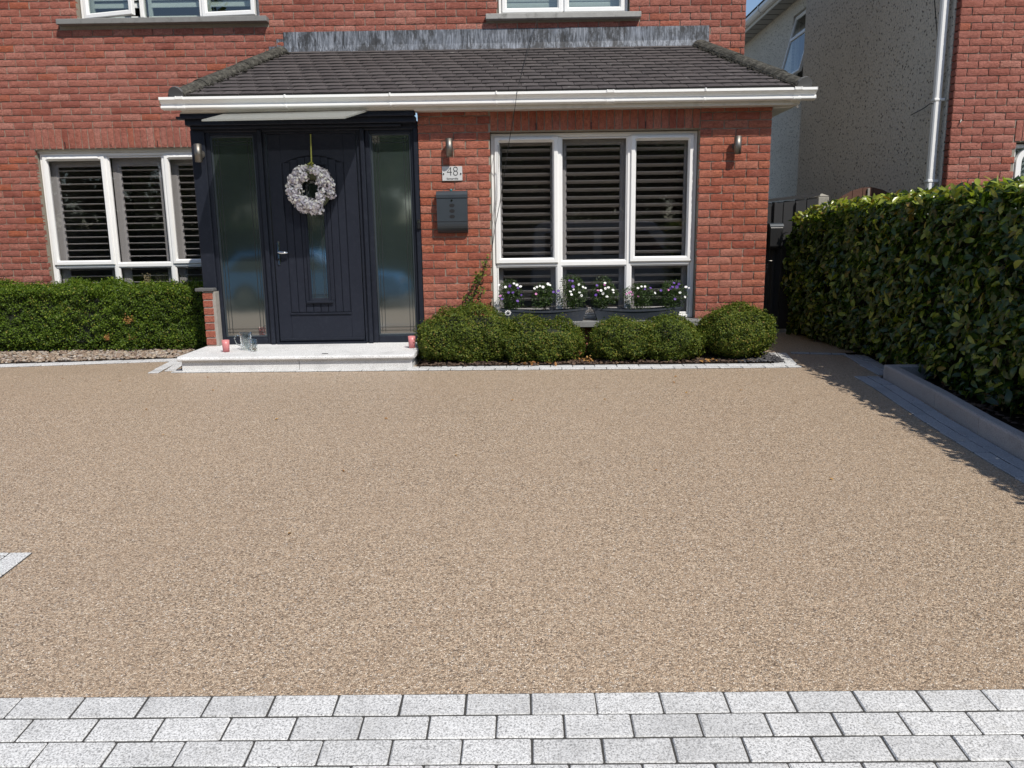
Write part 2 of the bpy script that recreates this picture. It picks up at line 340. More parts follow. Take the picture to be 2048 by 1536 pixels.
# ------------------------------------------------------------------ vegetation helper
def cloud(name, P, Nn, L, Wd, mat, jit=.6, tmpl='quad', lvar=.35, parent=None, smooth=False, rndv=None):
    n = len(P); Nn = Nn+RNG.normal(0, jit, (n, 3)); Nn /= np.linalg.norm(Nn, axis=1)[:, None]+1e-9
    T = RNG.normal(0, 1, (n, 3)); T -= (T*Nn).sum(1)[:, None]*Nn; T /= np.linalg.norm(T, axis=1)[:, None]+1e-9
    B = np.cross(Nn, T)
    if tmpl == 'quad':
        tv = np.array([(-.5, 0, 0), (0, -.5, .12), (.5, 0, 0), (0, .5, .12)]); tf = [(0, 1, 2, 3)]
    elif tmpl == 'fold':
        tv = np.array([(-.5, 0, 0), (-.05, -.5, .16), (.5, 0, -.05), (-.05, .5, .16)]); tf = [(0, 1, 2), (0, 2, 3)]
    else:        # long leaf with a midrib fold and a droop
        tv = np.array([(-.5, 0, 0), (-.22, 0, .05), (.12, 0, .06), (.5, 0, -.06), (-.25, -.42, .16), (.08, -.5, .2), (.36, -.26, .07), (-.25, .42, .16), (.08, .5, .2), (.36, .26, .07)])
        tf = [(0, 4, 1), (1, 4, 5, 2), (2, 5, 6, 3), (0, 1, 7), (1, 2, 8, 7), (2, 3, 9, 8)]
    s = L*(1+RNG.uniform(-lvar, lvar, n))
    V = P[:, None, :]+s[:, None, None]*(tv[None, :, 0:1]*T[:, None, :]+tv[None, :, 1:2]*(Wd/L)*B[:, None, :]+tv[None, :, 2:3]*(Wd/L)*Nn[:, None, :])
    k = len(tv); V = V.reshape(-1, 3)
    lt = np.array([i for f in tf for i in f]); ls = np.array([len(f) for f in tf])
    me = bpy.data.meshes.new(name); me.vertices.add(len(V)); me.vertices.foreach_set('co', V.astype(np.float32).ravel())
    loops = (lt[None, :]+(np.arange(n)*k)[:, None]).ravel(); me.loops.add(len(loops)); me.loops.foreach_set('vertex_index', loops.astype(np.int32))
    sizes = np.tile(ls, n); starts = np.concatenate(([0], np.cumsum(sizes)[:-1])); me.polygons.add(len(sizes)); me.polygons.foreach_set('loop_start', starts.astype(np.int32))
    me.update(calc_edges=True)
    a = me.attributes.new('rnd', 'FLOAT', 'FACE'); rv = RNG.random(n) if rndv is None else rndv
    a.data.foreach_set('value', np.repeat(rv*.999, len(tf)).astype(np.float32))
    me.materials.append(mat)
    if smooth: me.polygons.foreach_set('use_smooth', [True]*len(me.polygons))
    o = link(name, me)
    if parent is not None: childof(o, parent)
    return o
def lump(P, a, s, seed):
    r = np.random.default_rng(seed); d = np.zeros(len(P))
    for i in range(9):
        kk = r.normal(0, s, 3); d += np.sin(P@kk+r.uniform(0, 6.28))/3
    return a*d

# ================================================================== GROUND
def sheet(name, X0, X1, Y0, Y1, dz, mat, ny=40, kind='structure', label=None):
    mb = MB(); xs = np.linspace(X0, X1, 3); ys = np.linspace(Y0, Y1, ny)
    for y in ys:
        for x in xs: mb.v.append((x, y, Zg(y)+dz))
    for j in range(ny-1):
        for i in range(2): mb.f.append((j*3+i, j*3+i+1, (j+1)*3+i+1, (j+1)*3+i)); mb.m.append(0)
    return tag(obj(name, mb, mat), kind=kind)
gb = MB(); ys = [-300, -60, -14.5, -14.4, -4.2]+list(np.linspace(-2.1, 6.9, 30))+[12, 40, 300]
for y in ys:
    for x in (-300, 300): gb.v.append((x, y, Zg(y)-.09))
gb.f = [(2*i, 2*i+1, 2*i+3, 2*i+2) for i in range(len(ys)-1)]; gb.m = [0]*len(gb.f)
tag(obj('ground', gb, M['grass']), kind='structure')
sheet('road', -60, 60, -9.5, -3.6, -.05, M['asphalt'], 12)
sheet('pavement', -60, 60, -3.55, 1.7, -.012, plain('paving', (.40, .33, .25), .9, bump=.3), 24)
# driveway: resin gravel, its right side following the sett border
dm = MB(); ys = list(np.linspace(2.14, 7.7, 60))
def drive_right(Y): return np.interp(Y, [2.1, 3.87, 4.6, 5.4, 6.3, 6.5, 7.6], [2.72, 2.80, 2.88, 2.97, 3.0, 3.2, 3.15])
for y in ys:
    xr = drive_right(y)
    for x in (-9.0, -4.5, 0, xr): dm.v.append((x, y, Zg(y)))
for j in range(len(ys)-1):
    for i in range(3): dm.f.append((j*4+i, j*4+i+1, (j+1)*4+i+1, (j+1)*4+i)); dm.m.append(0)
tag(obj('driveway', dm, M['resin'], smooth=True), kind='structure')
pm = MB(); pm.add([(2.3, 7.55, 0.002), (3.35, 7.55, 0.002), (3.5, 9.3, 0.002), (2.58, 9.3, 0.002), (2.46, 7.7, .002)], [(0, 1, 2, 3, 4)])
tag(obj('side_path', pm, M['resin']), kind='structure')

# ---- setts
def sett_mesh(seed, mat='sett', lx=.195, ly=.0945):
    r = random.Random(seed); mb = MB(); mb.cbox(-lx/2, lx/2, -ly/2, ly/2, -.03, 0, .0035)
    mb.v = [(x+r.uniform(-.0012, .0012), y+r.uniform(-.0012, .0012), z+r.uniform(-.0008, .0008)) for x, y, z in mb.v]
    return mesh_from('sett', mb, M[mat])
SETT = [sett_mesh(i) for i in range(6)]; SETTD = [sett_mesh(i, 'sett_shaded') for i in range(6)]
def sett_strip(name, path, rows, offs, gap=.2, hz=.008, setts=None):
    """path: two points (x,y); setts laid along it, rows stacked to the left of the direction"""
    root = None
    a = Vector(path[0]); out = []
    pts = [Vector(p) for p in path]; L = [0]
    for i in range(len(pts)-1): L.append(L[-1]+(pts[i+1]-pts[i]).length)
    def P(s):
        s = max(0, min(L[-1], s))
        for i in range(len(pts)-1):
            if s <= L[i+1]+1e-9:
                t = (pts[i+1]-pts[i]).normalized(); return pts[i]+t*(s-L[i]), t
    bm_ = MB(); ns = max(2, int(L[-1]/.2)+2); vs = []
    for i in range(ns):
        p, t = P(L[-1]*i/(ns-1)); nrm = Vector((-t.y, t.x)); q = p+nrm*(.1*rows)
        vs += [(p.x, p.y, Zg(p.y)+.0045), (q.x, q.y, Zg(q.y)+.0045)]
    bm_.add(vs, [(2*i, 2*i+2, 2*i+3, 2*i+1) for i in range(ns-1)])
    base = tag(obj(name, bm_, M['joint']), kind='structure')
    for rr in range(rows):
        s0 = -offs[rr]
        while s0 < L[-1]-.02:
            a_, b_ = max(s0, 0), min(s0+gap, L[-1])
            if b_-a_ > .03:
                p, t = P((a_+b_)/2); nrm = Vector((-t.y, t.x)); c = p+nrm*(.1*(rr+.5))
                o = link('sett', random.choice(setts or SETT), base)
                sl = (Zg(c.y+.05)-Zg(c.y-.05))/.1
                o.location = (c.x, c.y, Zg(c.y)+hz+random.uniform(-.0012, .0012))
                X = Vector((t.x, t.y, sl*t.y)).normalized(); Yv = Vector((nrm.x, nrm.y, sl*nrm.y)).normalized(); Z = X.cross(Yv)
                R = Matrix((X, Yv, Z)).transposed().to_4x4()
                o.matrix_basis = Matrix.Translation(o.location) @ R @ Matrix.Rotation(random.uniform(-.004, .004), 4, 'Z') @ Matrix.Diagonal(((b_-a_-.0052)/.195, 1, 1, 1))
            s0 += gap
    return base
# joints measured at X=-.571 (first row), -.667 (second), -.568 (third)
X0 = 3.029
sett_strip('front_border', [(X0, 2.188), (-3.2, 2.205)], 6, [0.0, .096, 0, .1, .02, .1])
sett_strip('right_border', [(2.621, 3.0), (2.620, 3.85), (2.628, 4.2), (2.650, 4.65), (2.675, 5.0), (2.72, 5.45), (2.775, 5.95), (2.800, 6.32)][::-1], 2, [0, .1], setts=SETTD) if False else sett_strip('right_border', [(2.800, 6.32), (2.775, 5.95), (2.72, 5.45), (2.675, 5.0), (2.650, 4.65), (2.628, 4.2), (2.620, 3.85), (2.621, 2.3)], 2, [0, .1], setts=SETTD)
sett_strip('house_border', [(2.52, 6.73), (1.2, 6.75), (-.9, 6.815), (-3.14, 6.86)][::-1], 2, [.06, .16])
sett_strip('step_side_border', [(-3.245, 6.865), (-3.37, 7.66)], 1, [0])
sett_strip('step_inner_border', [(-3.14, 6.965), (-3.265, 7.55)], 1, [.1])
sett_strip('bed_border', [(-7.6, 6.93), (-5.6, 7.22), (-5.0, 7.31), (-3.38, 7.56)], 2, [0, .1])
sett_strip('corner_border', [(2.52, 6.84), (2.67, 7.56)], 2, [.0, .1])
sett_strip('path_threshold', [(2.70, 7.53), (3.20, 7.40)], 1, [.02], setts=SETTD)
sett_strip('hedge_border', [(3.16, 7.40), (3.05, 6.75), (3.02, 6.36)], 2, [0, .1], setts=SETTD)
sett_strip('left_border', [(-2.14, 2.215), (-2.14, 3.185)], 2, [.135-.105, .06])

# ---- planting beds
def slab(name, pts, z, mat, kind='structure'):
    mb = MB(); mb.add([(x, y, Zg(y)+z) for x, y in pts], [tuple(range(len(pts)))]); return tag(obj(name, mb, mat), kind=kind)
slab('planting_bed', [(-.93, 7.0), (2.3, 6.94), (2.46, 7.0), (2.46, 7.66), (-.93, 7.66)], .012, M['soil'])
slab('gravel_bed', [(-9, 6.93), (-7.6, 7.13), (-5, 7.51), (-3.4, 7.74), (-3.1, 7.0), (-3.06, 9.2), (-9, 9.2)], .010, M['soil'])
# bed under the laurel: follows the slope
lb = MB()
for y in np.linspace(-1.0, 9.3, 24):
    xi = np.interp(y, [4, 6.2, 6.5, 7.4, 9.3], [2.87, 3.06, 3.24, 3.37, 3.3]); lb.v += [(xi, y, Zg(y)+.012), (5.2, y, Zg(y)+.012)]
lb.f = [(2*i, 2*i+1, 2*i+3, 2*i+2) for i in range(23)]; lb.m = [0]*23
tag(obj('hedge_bed', lb, M['soil']), kind='structure')
# kerb stones round the raised bed
kb = thing('raised_bed_kerb', 'low grey granite kerb edging the bed in front of the shaded laurel hedge', 'kerb', (3.0, 6.18, Zg(6.18)))
def kerb(p, q, w=.085, h=.122):
    p, q = Vector(p), Vector(q); d = (q-p).normalized(); n = Vector((d.y, -d.x))
    if n.x < 0: n = -n
    mb = MB(); prof = [(0, -.12), (0, h-.016), (.005, h-.005), (.016, h), (w-.012, h), (w, h-.012), (w, -.12)]
    vs = []
    for P in (p+d*.002, q-d*.002):
        for a, z in prof: c = P+n*a; vs.append((c.x, c.y, Zg(P.y)+z))
    k = len(prof); mb.add(vs, [(i, (i+1) % k, (i+1) % k+k, i+k) for i in range(k)]+[tuple(range(k-1, -1, -1)), tuple(range(k, 2*k))])
    return part('kerb_stone', mb, M['kerb'], kb, recalc=True)
ks = [(3.0, 6.2), (2.925, 5.30), (2.855, 4.66), (2.825, 4.1), (2.815, 3.5), (2.81, 2.8)]
for a, b in zip(ks[:-1], ks[1:]): kerb(a, b)
mb = MB(); mb.cbox(3.0, 3.5, 6.15, 6.24, -.1, Zg(6.2)+.119, .008); part('kerb_stone', mb, M['kerb'], kb)

# loose stones, chips (uncountable)
def scatter(name, pts, size, mat, flat=.6, seed=1, kind='stuff'):
    r = np.random.default_rng(seed); n = len(pts)
    ico = np.array([(0, 0, 1), (.894, 0, .447), (.276, .851, .447), (-.724, .526, .447), (-.724, -.526, .447), (.276, -.851, .447), (.724, .526, -.447), (-.276, .851, -.447), (-.894, 0, -.447), (-.276, -.851, -.447), (.724, -.526, -.447), (0, 0, -1)])
    fc = np.array([(0,1,2),(0,2,3),(0,3,4),(0,4,5),(0,5,1),(1,6,2),(2,7,3),(3,8,4),(4,9,5),(5,10,1),(6,7,2),(7,8,3),(8,9,4),(9,10,5),(10,6,1),(11,7,6),(11,8,7),(11,9,8),(11,10,9),(11,6,10)])
    V = ico[None]*(1+r.uniform(-.25, .25, (n, 12, 1))); sc = np.stack([r.uniform(.7, 1.3, n), r.uniform(.5, 1, n), np.full(n, flat)*r.uniform(.6, 1.2, n)], 1)*size*r.uniform(.5, 1.3, n)[:, None]
    V = V*sc[:, None, :]; a = r.uniform(0, 6.28, n); b = r.normal(0, .35, n)
    Rx = V.copy(); Rx[..., 1] = V[..., 1]*np.cos(b)[:, None]-V[..., 2]*np.sin(b)[:, None]; Rx[..., 2] = V[..., 1]*np.sin(b)[:, None]+V[..., 2]*np.cos(b)[:, None]
    V = Rx.copy(); V[..., 0] = Rx[..., 0]*np.cos(a)[:, None]-Rx[..., 1]*np.sin(a)[:, None]; V[..., 1] = Rx[..., 0]*np.sin(a)[:, None]+Rx[..., 1]*np.cos(a)[:, None]
    V += np.asarray(pts)[:, None, :]
    me = bpy.data.meshes.new(name); Fs = (fc[None]+(np.arange(n)*12)[:, None, None]).reshape(-1, 3)
    me.vertices.add(n*12); me.vertices.foreach_set('co', V.reshape(-1).astype(np.float32)); me.loops.add(len(Fs)*3); me.loops.foreach_set('vertex_index', Fs.ravel().astype(np.int32))
    me.polygons.add(len(Fs)); me.polygons.foreach_set('loop_start', (np.arange(len(Fs))*3).astype(np.int32)); me.update(calc_edges=True)
    at_ = me.attributes.new('rnd', 'FLOAT', 'FACE'); at_.data.foreach_set('value', np.repeat(r.random(n), 20).astype(np.float32)); me.materials.append(mat)
    return tag(link(name, me), kind=kind)
def inbed(n, x0, x1, yf, y1, z, seed):
    r = np.random.default_rng(seed); x = r.uniform(x0, x1, n); u = r.random(n); y = yf(x)+(y1-yf(x))*u
    return np.stack([x, y, np.full(n, z)+r.uniform(0, .012, n)], 1)
scatter('gravel', inbed(5200, -7.6, -3.15, lambda x: np.interp(x, [-7.6, -5, -3.35, -3.1], [7.15, 7.53, 7.76, 7.7]), 8.55, .015, 3), .021, M['pebble'], .55, 4)
scatter('bark_mulch', inbed(2600, -.9, 2.2, lambda x: 6.96+0*x, 7.6, .016, 5), .019, M['chip'], .3, 6)
scatter('slate_chippings', inbed(700, 2.02, 2.46, lambda x: 6.95+.0*x, 7.5, .016, 7), .02, M['slate_chip'], .3, 8)
pts = inbed(500, 3.12, 3.7, lambda x: 2.5+0*x, 6.0, .02, 9); pts[:, 2] += [Zg(y) for y in pts[:, 1]]
scatter('leaf_litter', pts, .03, M['chip'], .25, 10)

# ================================================================== BRICKWORK
YB, YM, YN = 7.65, 9.12, 8.60
def brick_tmpl(seed, L=.215, H=.065):
    r = random.Random(seed); nx, nz = 8, 3; mb = MB(); D = .05
    for j in range(nz+1):
        for i in range(nx+1):
            x = L*(i/nx-.5); z = H*(j/nz-.5); edge = (i in (0, nx)) or (j in (0, nz))
            y = r.uniform(-.0015, .0015)+(.0035 if edge else 0)+(.002 if edge and i in (0, nx) and j in (0, nz) else 0)
            if j == 0: z += r.uniform(-.0025, .0022)
            if j == nz: z += r.uniform(-.0018, .0018)
            if i in (0, nx): x += r.uniform(-.0025, .0025)
            mb.v.append((x, y, z))
    W_ = nx+1
    for j in range(nz):
        for i in range(nx): mb.f.append((j*W_+i, j*W_+i+1, (j+1)*W_+i+1, (j+1)*W_+i)); mb.m.append(0)
    ring = [i for i in range(W_)]+[(j+1)*W_-1 for j in range(1, nz+1)]+[nz*W_+i for i in range(nx-1, -1, -1)]+[j*W_ for j in range(nz-1, 0, -1)]
    b = len(mb.v); mb.v += [(mb.v[i][0], D, mb.v[i][2]) for i in ring]; n = len(ring)
    for i in range(n): mb.f.append((ring[(i+1) % n], ring[i], b+i, b+(i+1) % n)); mb.m.append(0)
    return mb
TM = [brick_tmpl(100+i) for i in range(10)]
BR = []          # collected bricks: (distance, wall key, centre, length, height, y, template, roll, vertical)
def lay(key, x0, x1, z0, z1, y, x_ph, z_ph, holes=(), pitch=.225):
    """stretcher bond; z_ph = one bed joint centre; holes = (xa,xb,za,zb)"""
    r0 = math.floor((z0-z_ph)/.075)
    k = r0
    while z_ph+k*.075 < z1-.02:
        za, zb = z_ph+k*.075, z_ph+(k+1)*.075
        if zb > z0+.02:
            segs = [(x0, x1)]; zm = (za+zb)/2
            for (ha, hb, hza, hzb) in holes:
                if hza < zm < hzb:
                    ns = []
                    for a, b in segs:
                        if hb <= a or ha >= b: ns.append((a, b)); continue
                        if ha > a: ns.append((a, ha))
                        if hb < b: ns.append((hb, b))
                    segs = ns
            for a, b in segs:
                off = x_ph+(pitch/2 if k % 2 else 0); i = math.floor((a-off)/pitch)
                while off+i*pitch < b-.001:
                    s, e = max(a, off+i*pitch), min(b, off+(i+1)*pitch)
                    if e-s > .035:
                        ea = .005 if s > a+1e-6 else 0; eb = .005 if e < b-1e-6 else 0
                        s2, e2 = s+ea, e-eb
                        BR.append([key, (s2+e2)/2, zm, e2-s2, .065, y, False])
                    i += 1
        k += 1
def soldiers(key, x0, x1, z0, z1, y, jitter=.002):
    n = round((x1-x0)/.075); w = (x1-x0)/n
    for i in range(n): BR.append([key, x0+(i+.5)*w, (z0+z1)/2, z1-z0-.01, w-.010, y, True])
OFF = -.012      # brick faces stand proud of the mortar
# bay
lay('bay', 1.772, 2.445, -.02, 2.155, YB+OFF, 1.772, 2.155)
lay('bay', 1.772, 2.445, 2.155, 2.34, YB+OFF, 1.772, 2.155)
lay('bay', -.915, -.232, -.02, 2.155, YB+OFF, -.915, 2.155)
lay('bay', -.915, -.232, 2.155, 2.34, YB+OFF, -.915, 2.155)
soldiers('bay', -.228, 1.768, 2.160, 2.345, YB+OFF)
lay('bay', -.232, 1.772, -.02, .29, YB+OFF, -.232, 2.155)
# main wall
UW1 = (-4.83, -2.80, 3.60, 4.75); UW2 = (-.165, 1.295, 3.585, 4.75); GW = (-5.485, -2.9, .36, 2.232)
main_holes = [UW1, UW2, GW, (-5.53, -2.9, 2.232, 2.462), (UW1[0]-.21, UW1[1]+.10, 3.54, 3.602), (UW2[0]-.13, UW2[1]+.12, 3.53, 3.587), (-2.85, 2.35, -.1, 3.2)]
lay('main', -7.8, 2.575, 0, 4.87, YM+OFF, -.06, 2.46, main_holes)
soldiers('main', -5.528, -2.9, 2.237, 2.462, YM+OFF)
# neighbour
NW = (5.37, 6.9, .9, 2.10)
lay('neighbour', 4.665, 7.6, -.02, 5.3, YN+OFF, 4.665, 2.10, [NW, (5.345, 6.95, 2.10, 2.325)])
soldiers('neighbour', 5.35, 6.95, 2.105, 2.325, YN+OFF)
WEEP = [(at(p_, 246, YB).x, 2.185, YB-.0105) for p_ in (1072, 1182, 1291)]+[(at(p_, 290, YM).x, 2.27, YM-.0105) for p_ in (131, 223, 316)]
# ---- roots
house = thing('brick_house', 'red brick house with navy front door and tiled lean-to roof over the bay', 'house', (-2, 9.1, 0))
nhouse = thing('neighbouring_house', 'next house beyond the laurel hedge, red brick front and grey pebbledash side', 'house', (6, 8.7, 0))
def wall_mb(x0, x1, z0, z1, y, holes, th=.14):
    mb = MB(); xs = sorted({x0, x1, *[h[0] for h in holes], *[h[1] for h in holes]}); zs = sorted({z0, z1, *[h[2] for h in holes], *[h[3] for h in holes]})
    xs = [x for x in xs if x0 <= x <= x1]; zs = [z for z in zs if z0 <= z <= z1]
    for i in range(len(xs)-1):
        for j in range(len(zs)-1):
            xm, zm = (xs[i]+xs[i+1])/2, (zs[j]+zs[j+1])/2
            if any(h[0] < xm < h[1] and h[2] < zm < h[3] for h in holes): continue
            a, b, c, d = xs[i], xs[i+1], zs[j], zs[j+1]
            mb.add([(a, y, c), (b, y, c), (b, y, d), (a, y, d)], [(0, 1, 2, 3)])
    for (a, b, c, d) in holes:
        for q in ([(a, y, c), (a, y+th, c), (a, y+th, d), (a, y, d)], [(b, y, c), (b, y, d), (b, y+th, d), (b, y+th, c)], [(a, y, d), (a, y+th, d), (b, y+th, d), (b, y, d)], [(a, y, c), (b, y, c), (b, y+th, c), (a, y+th, c)]):
            if all(z0-.01 <= v[2] <= z1+.01 for v in q): mb.add(q, [(0, 1, 2, 3)])
    return mb
bw = wall_mb(-.915, 2.445, -.1, 2.36, YB, [(-.232, 1.772, .30, 2.158)])
bw.add([(2.445, YB, -.1), (2.445, YM, -.1), (2.445, YM, 2.6), (2.445, YB, 2.36)], [(0, 1, 2, 3)])
bw.add([(-.915, YB, -.1), (-.915, YB+.14, -.1), (-.915, YB+.14, 2.36), (-.915, YB, 2.36)], [(0, 1, 2, 3)])
bay_wall = part('bay_wall', bw, M['mortar'], house)
mw = wall_mb(-7.8, 2.575, -.1, 5.2, YM, [UW1, UW2, (GW[0], -3.2, GW[2], GW[3]), (-2.9, 2.4, .02, 2.9)])
mw.add([(2.575, YM, -.1), (2.575, 16, -.1), (2.575, 16, 5.2), (2.575, YM, 5.2)], [(0, 1, 2, 3)])
main_wall = part('front_wall', mw, M['mortar'], house)
nw = wall_mb(4.665, 7.6, -.1, 5.4, YN, [NW])
nfront = part('front_wall', nw, M['mortar'], nhouse)
# bricks down the left side of the neighbour's brick skin (visible return)
rm = MB()
for k_ in range(71):
    z = .01+k_*.075
    rm.cbox(4.658, 4.74, YN-.004, YN+.085, z, z+.065, .003)
part('return_bricks', rm, M['brick'], nhouse)['kind'] = 'stuff'
for wx, wz, wy in WEEP: part('weep_vent', MB().box(wx-.004, wx+.004, wy-.003, wy+.03, wz-.02, wz+.045), M['black'], house)
wallof = {'bay': bay_wall, 'main': main_wall, 'neighbour': nfront}; matof = {'bay': M['brick_bay'], 'main': M['brick'], 'neighbour': M['brick']}
TME = {k_: [mesh_from('brick', t, matof[k_]) for t in TM] for k_ in ('bay', 'main')}
TME['neighbour'] = TME['main']
def hidden(b):
    key, x, z = b[0], b[1], b[2]
    if key == 'bay': return z < .42 or (z < .5 and x < 1.7)
    if key == 'main': return z < .8 or z > 3.85 or x < -6.1 or (x > -3.1 and z < 3.3)
    return z < 1.45 or z > 3.6 or x > 5.6
for wk, root, lim in (('bm', house, 300), ('n', nhouse, 300)):
    bs = [b for b in BR if (b[0] == 'neighbour') == (wk == 'n')]
    vis = sorted([b for b in bs if not hidden(b)], key=lambda b: (b[5], -b[3]*b[4]))
    sel = set(id(b) for b in vis[:lim])
    groups = {}
    for b in bs:
        key, x, z, Lb, Hb, y, vert = b
        t = random.randrange(10); fl = random.choice((1, -1)); sx = Lb/.215*fl; sz = Hb/.065*random.choice((1, -1)) if False else Hb/.065
        dy = random.uniform(-.003, .002); tilt = random.gauss(0, .006); dz = random.uniform(-.0012, .0012)
        R = Matrix.Translation((x, y+dy, z+dz)) @ Matrix.Rotation((math.pi/2 if vert else 0)+tilt, 4, 'Y') @ Matrix.Diagonal((sx, 1, sz, 1))
        if id(b) in sel:
            o = link('brick', TME[key][t], wallof[key]); o.matrix_basis = Matrix.Translation((0, 0, 0)) @ R
            o.matrix_parent_inverse = (Matrix.Translation(root.location) @ Matrix.Translation(-Vector(root.location))).inverted()
        else: groups.setdefault(key, []).append((t, R, fl))
    for key, lst in groups.items():
        vs, fs, nf, off = [], [], [], 0
        for t, R, fl in lst:
            v = np.array(TM[t].v); A = np.array(R); v = v@A[:3, :3].T+A[:3, 3]; vs.append(v)
            fs += [tuple((i+off for i in (f if fl > 0 else f[::-1]))) for f in TM[t].f]; nf.append(len(TM[t].f)); off += len(v)
        me = bpy.data.meshes.new('brickwork'); me.from_pydata(np.concatenate(vs).tolist(), [], fs); me.materials.append(matof[key])
        a = me.attributes.new('rnd', 'FLOAT', 'FACE'); rv = np.repeat(RNG.random(len(lst)), nf); a.data.foreach_set('value', rv.astype(np.float32)); me.update()
        link('brickwork', me, wallof[key])['kind'] = 'stuff'

# ================================================================== WINDOWS
def frame_mb(x0, x1, z0, z1, y, w, d, c=.006):
    """mitred white frame: four bars with a sloped inner face"""
    mb = MB(); a = (x0, z0, x1, z1); i = (x0+w, z0+w, x1-w, z1-w); s = w*.28
    m = (x0+w-s, z0+w-s, x1-w+s, z1-w+s)
    def rect(r, yy): return [(r[0], yy, r[1]), (r[2], yy, r[1]), (r[2], yy, r[3]), (r[0], yy, r[3])]
    o_ = (x0, z0, x1, z1); oc = (x0+c, z0+c, x1-c, z1-c)
    rings = [rect(o_, y+d), rect(o_, y+c), rect(oc, y), rect(m, y), rect(i, y+d*.45), rect(i, y+d)]
    vs = [v for r in rings for v in r]
    fs = []
    for k_ in range(5):
        for j in range(4): fs.append((k_*4+j, k_*4+(j+1) % 4, (k_+1)*4+(j+1) % 4, (k_+1)*4+j))
    mb.add(vs, fs); return mb
def pane_mb(x0, x1, z0, z1, y):
    return MB().box(x0, x1, y, y+.006, z0, z1)
def room(x0, x1, z0, z1, y0, y1):
    mb = MB(); mb.box(x0, x1, y0, y1, z0, z1)
    mb.f = [f for i, f in enumerate(mb.f) if i != 2]; mb.m = mb.m[:5]; return mb
def louvres(win, x0, x1, z0, z1, y, tilt, mat, pitch=.0765, w=.064, stile=.045, mid=True):
    fm = frame_mb(x0, x1, z0, z1, y, stile, .028, .003); obj('shutter_frame', fm, mat, win)
    prof = []
    for k_ in range(12):
        a = 2*math.pi*k_/12; py, pz = math.cos(a)*w/2, math.sin(a)*.0065
        prof.append((py*math.cos(tilt)-pz*math.sin(tilt), py*math.sin(tilt)+pz*math.cos(tilt)))
    me = None; n = int((z1-z0-2*stile-.02)/pitch); z = z1-stile-pitch/2-.005
    for i in range(n):
        if me is None:
            mb = MB().extr(prof, x0+stile+.002, x1-stile-.002); me = mesh_from('louvre', mb, mat, False)
        o = link('louvre', me, win); o.location = (0, y+.014, z)
        z -= pitch
def window(name, root, x0, x1, z0, z1, y, cols, tr_z, mat_g, tilt=.35, stile=.062, openers=(0, 2), lmat=None, sun_depth=.10, label=None):
    """cols = list of divider x; tr_z = transom height or None"""
    fr = MB(); fw = .045
    fr = frame_mb(x0, x1, z0, z1, y, fw, .07)
    for c in cols: fr.cbox(c-.022, c+.022, y, y+.07, z0+fw-.004, z1-fw+.004, .004)
    if tr_z: fr.cbox(x0+fw-.004, x1-fw+.004, y+.002, y+.068, tr_z-.022, tr_z+.022, .004)
    win = part('window', fr, M['upvc'], root) if root.type == 'EMPTY' else obj('window', fr, M['upvc'], root)
    edges = [x0+fw]+[v for c in cols for v in (c-.022, c+.022)]+[x1-fw]
    for i in range(len(cols)+1):
        a, b = edges[2*i], edges[2*i+1]
        zz = [(tr_z+.022, z1-fw, True), (z0+fw, tr_z-.022, False)] if tr_z else [(z0+fw, z1-fw, True)]
        for (c, d, up) in zz:
            if up and i in openers:
                obj('sash', frame_mb(a-.012, b+.012, c-.014, d+.012, y-.018, .052, .05), M['upvc'], win)
                v = MB().cbox(a+.05, b-.05, y-.032, y-.018, d-.022, d-.006, .003); v.box(a+.06, a+.064, y-.034, y-.03, d-.016, d-.012); obj('vent_cover', v, M['upvc'], win)
                obj('pane', pane_mb(a+.036, b-.036, c+.034, d-.036, y+.012), mat_g, win)
            else:
                obj('glazing_bead', frame_mb(a-.001, b+.001, c-.001, d+.001, y+.012, .014, .02, .002), M['upvc'], win)
                obj('pane', pane_mb(a+.010, b-.010, c+.010, d-.010, y+.022), mat_g, win)
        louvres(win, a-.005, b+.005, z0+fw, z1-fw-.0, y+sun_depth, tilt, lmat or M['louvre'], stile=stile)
    return win
# bay window
yw_ = YB+.085
window('window', house, -.228, 1.768, .352, 2.152, yw_, [.432, 1.118], .905, M['glass'], tilt=-.44)
part('window_room', room(-.5, 2.1, .02, 2.3, yw_+.10, yw_+2.6), M['plaster'], house)
sl = MB().cbox(-.30, 1.86, 7.515, 7.735, .29, .35, .006); part('window_sill', sl, M['sill'], house)
# ground floor window of the main wall
yg = YM+.07
window('window', house, -5.48, -3.05, .40, 2.20, yg, [-4.72, -4.05, -3.38], .918, M['glass'], tilt=-.10, openers=(0, 2), stile=.10)
part('window_room', room(-5.7, -3.02, .05, 2.4, yg+.10, yg+2.6), M['plaster'], house)
sh = MB().box(-5.49, -3.0, YM+.05, YM+.13, 2.2, 2.236); part('head_trim', sh, M['fascia'], house)
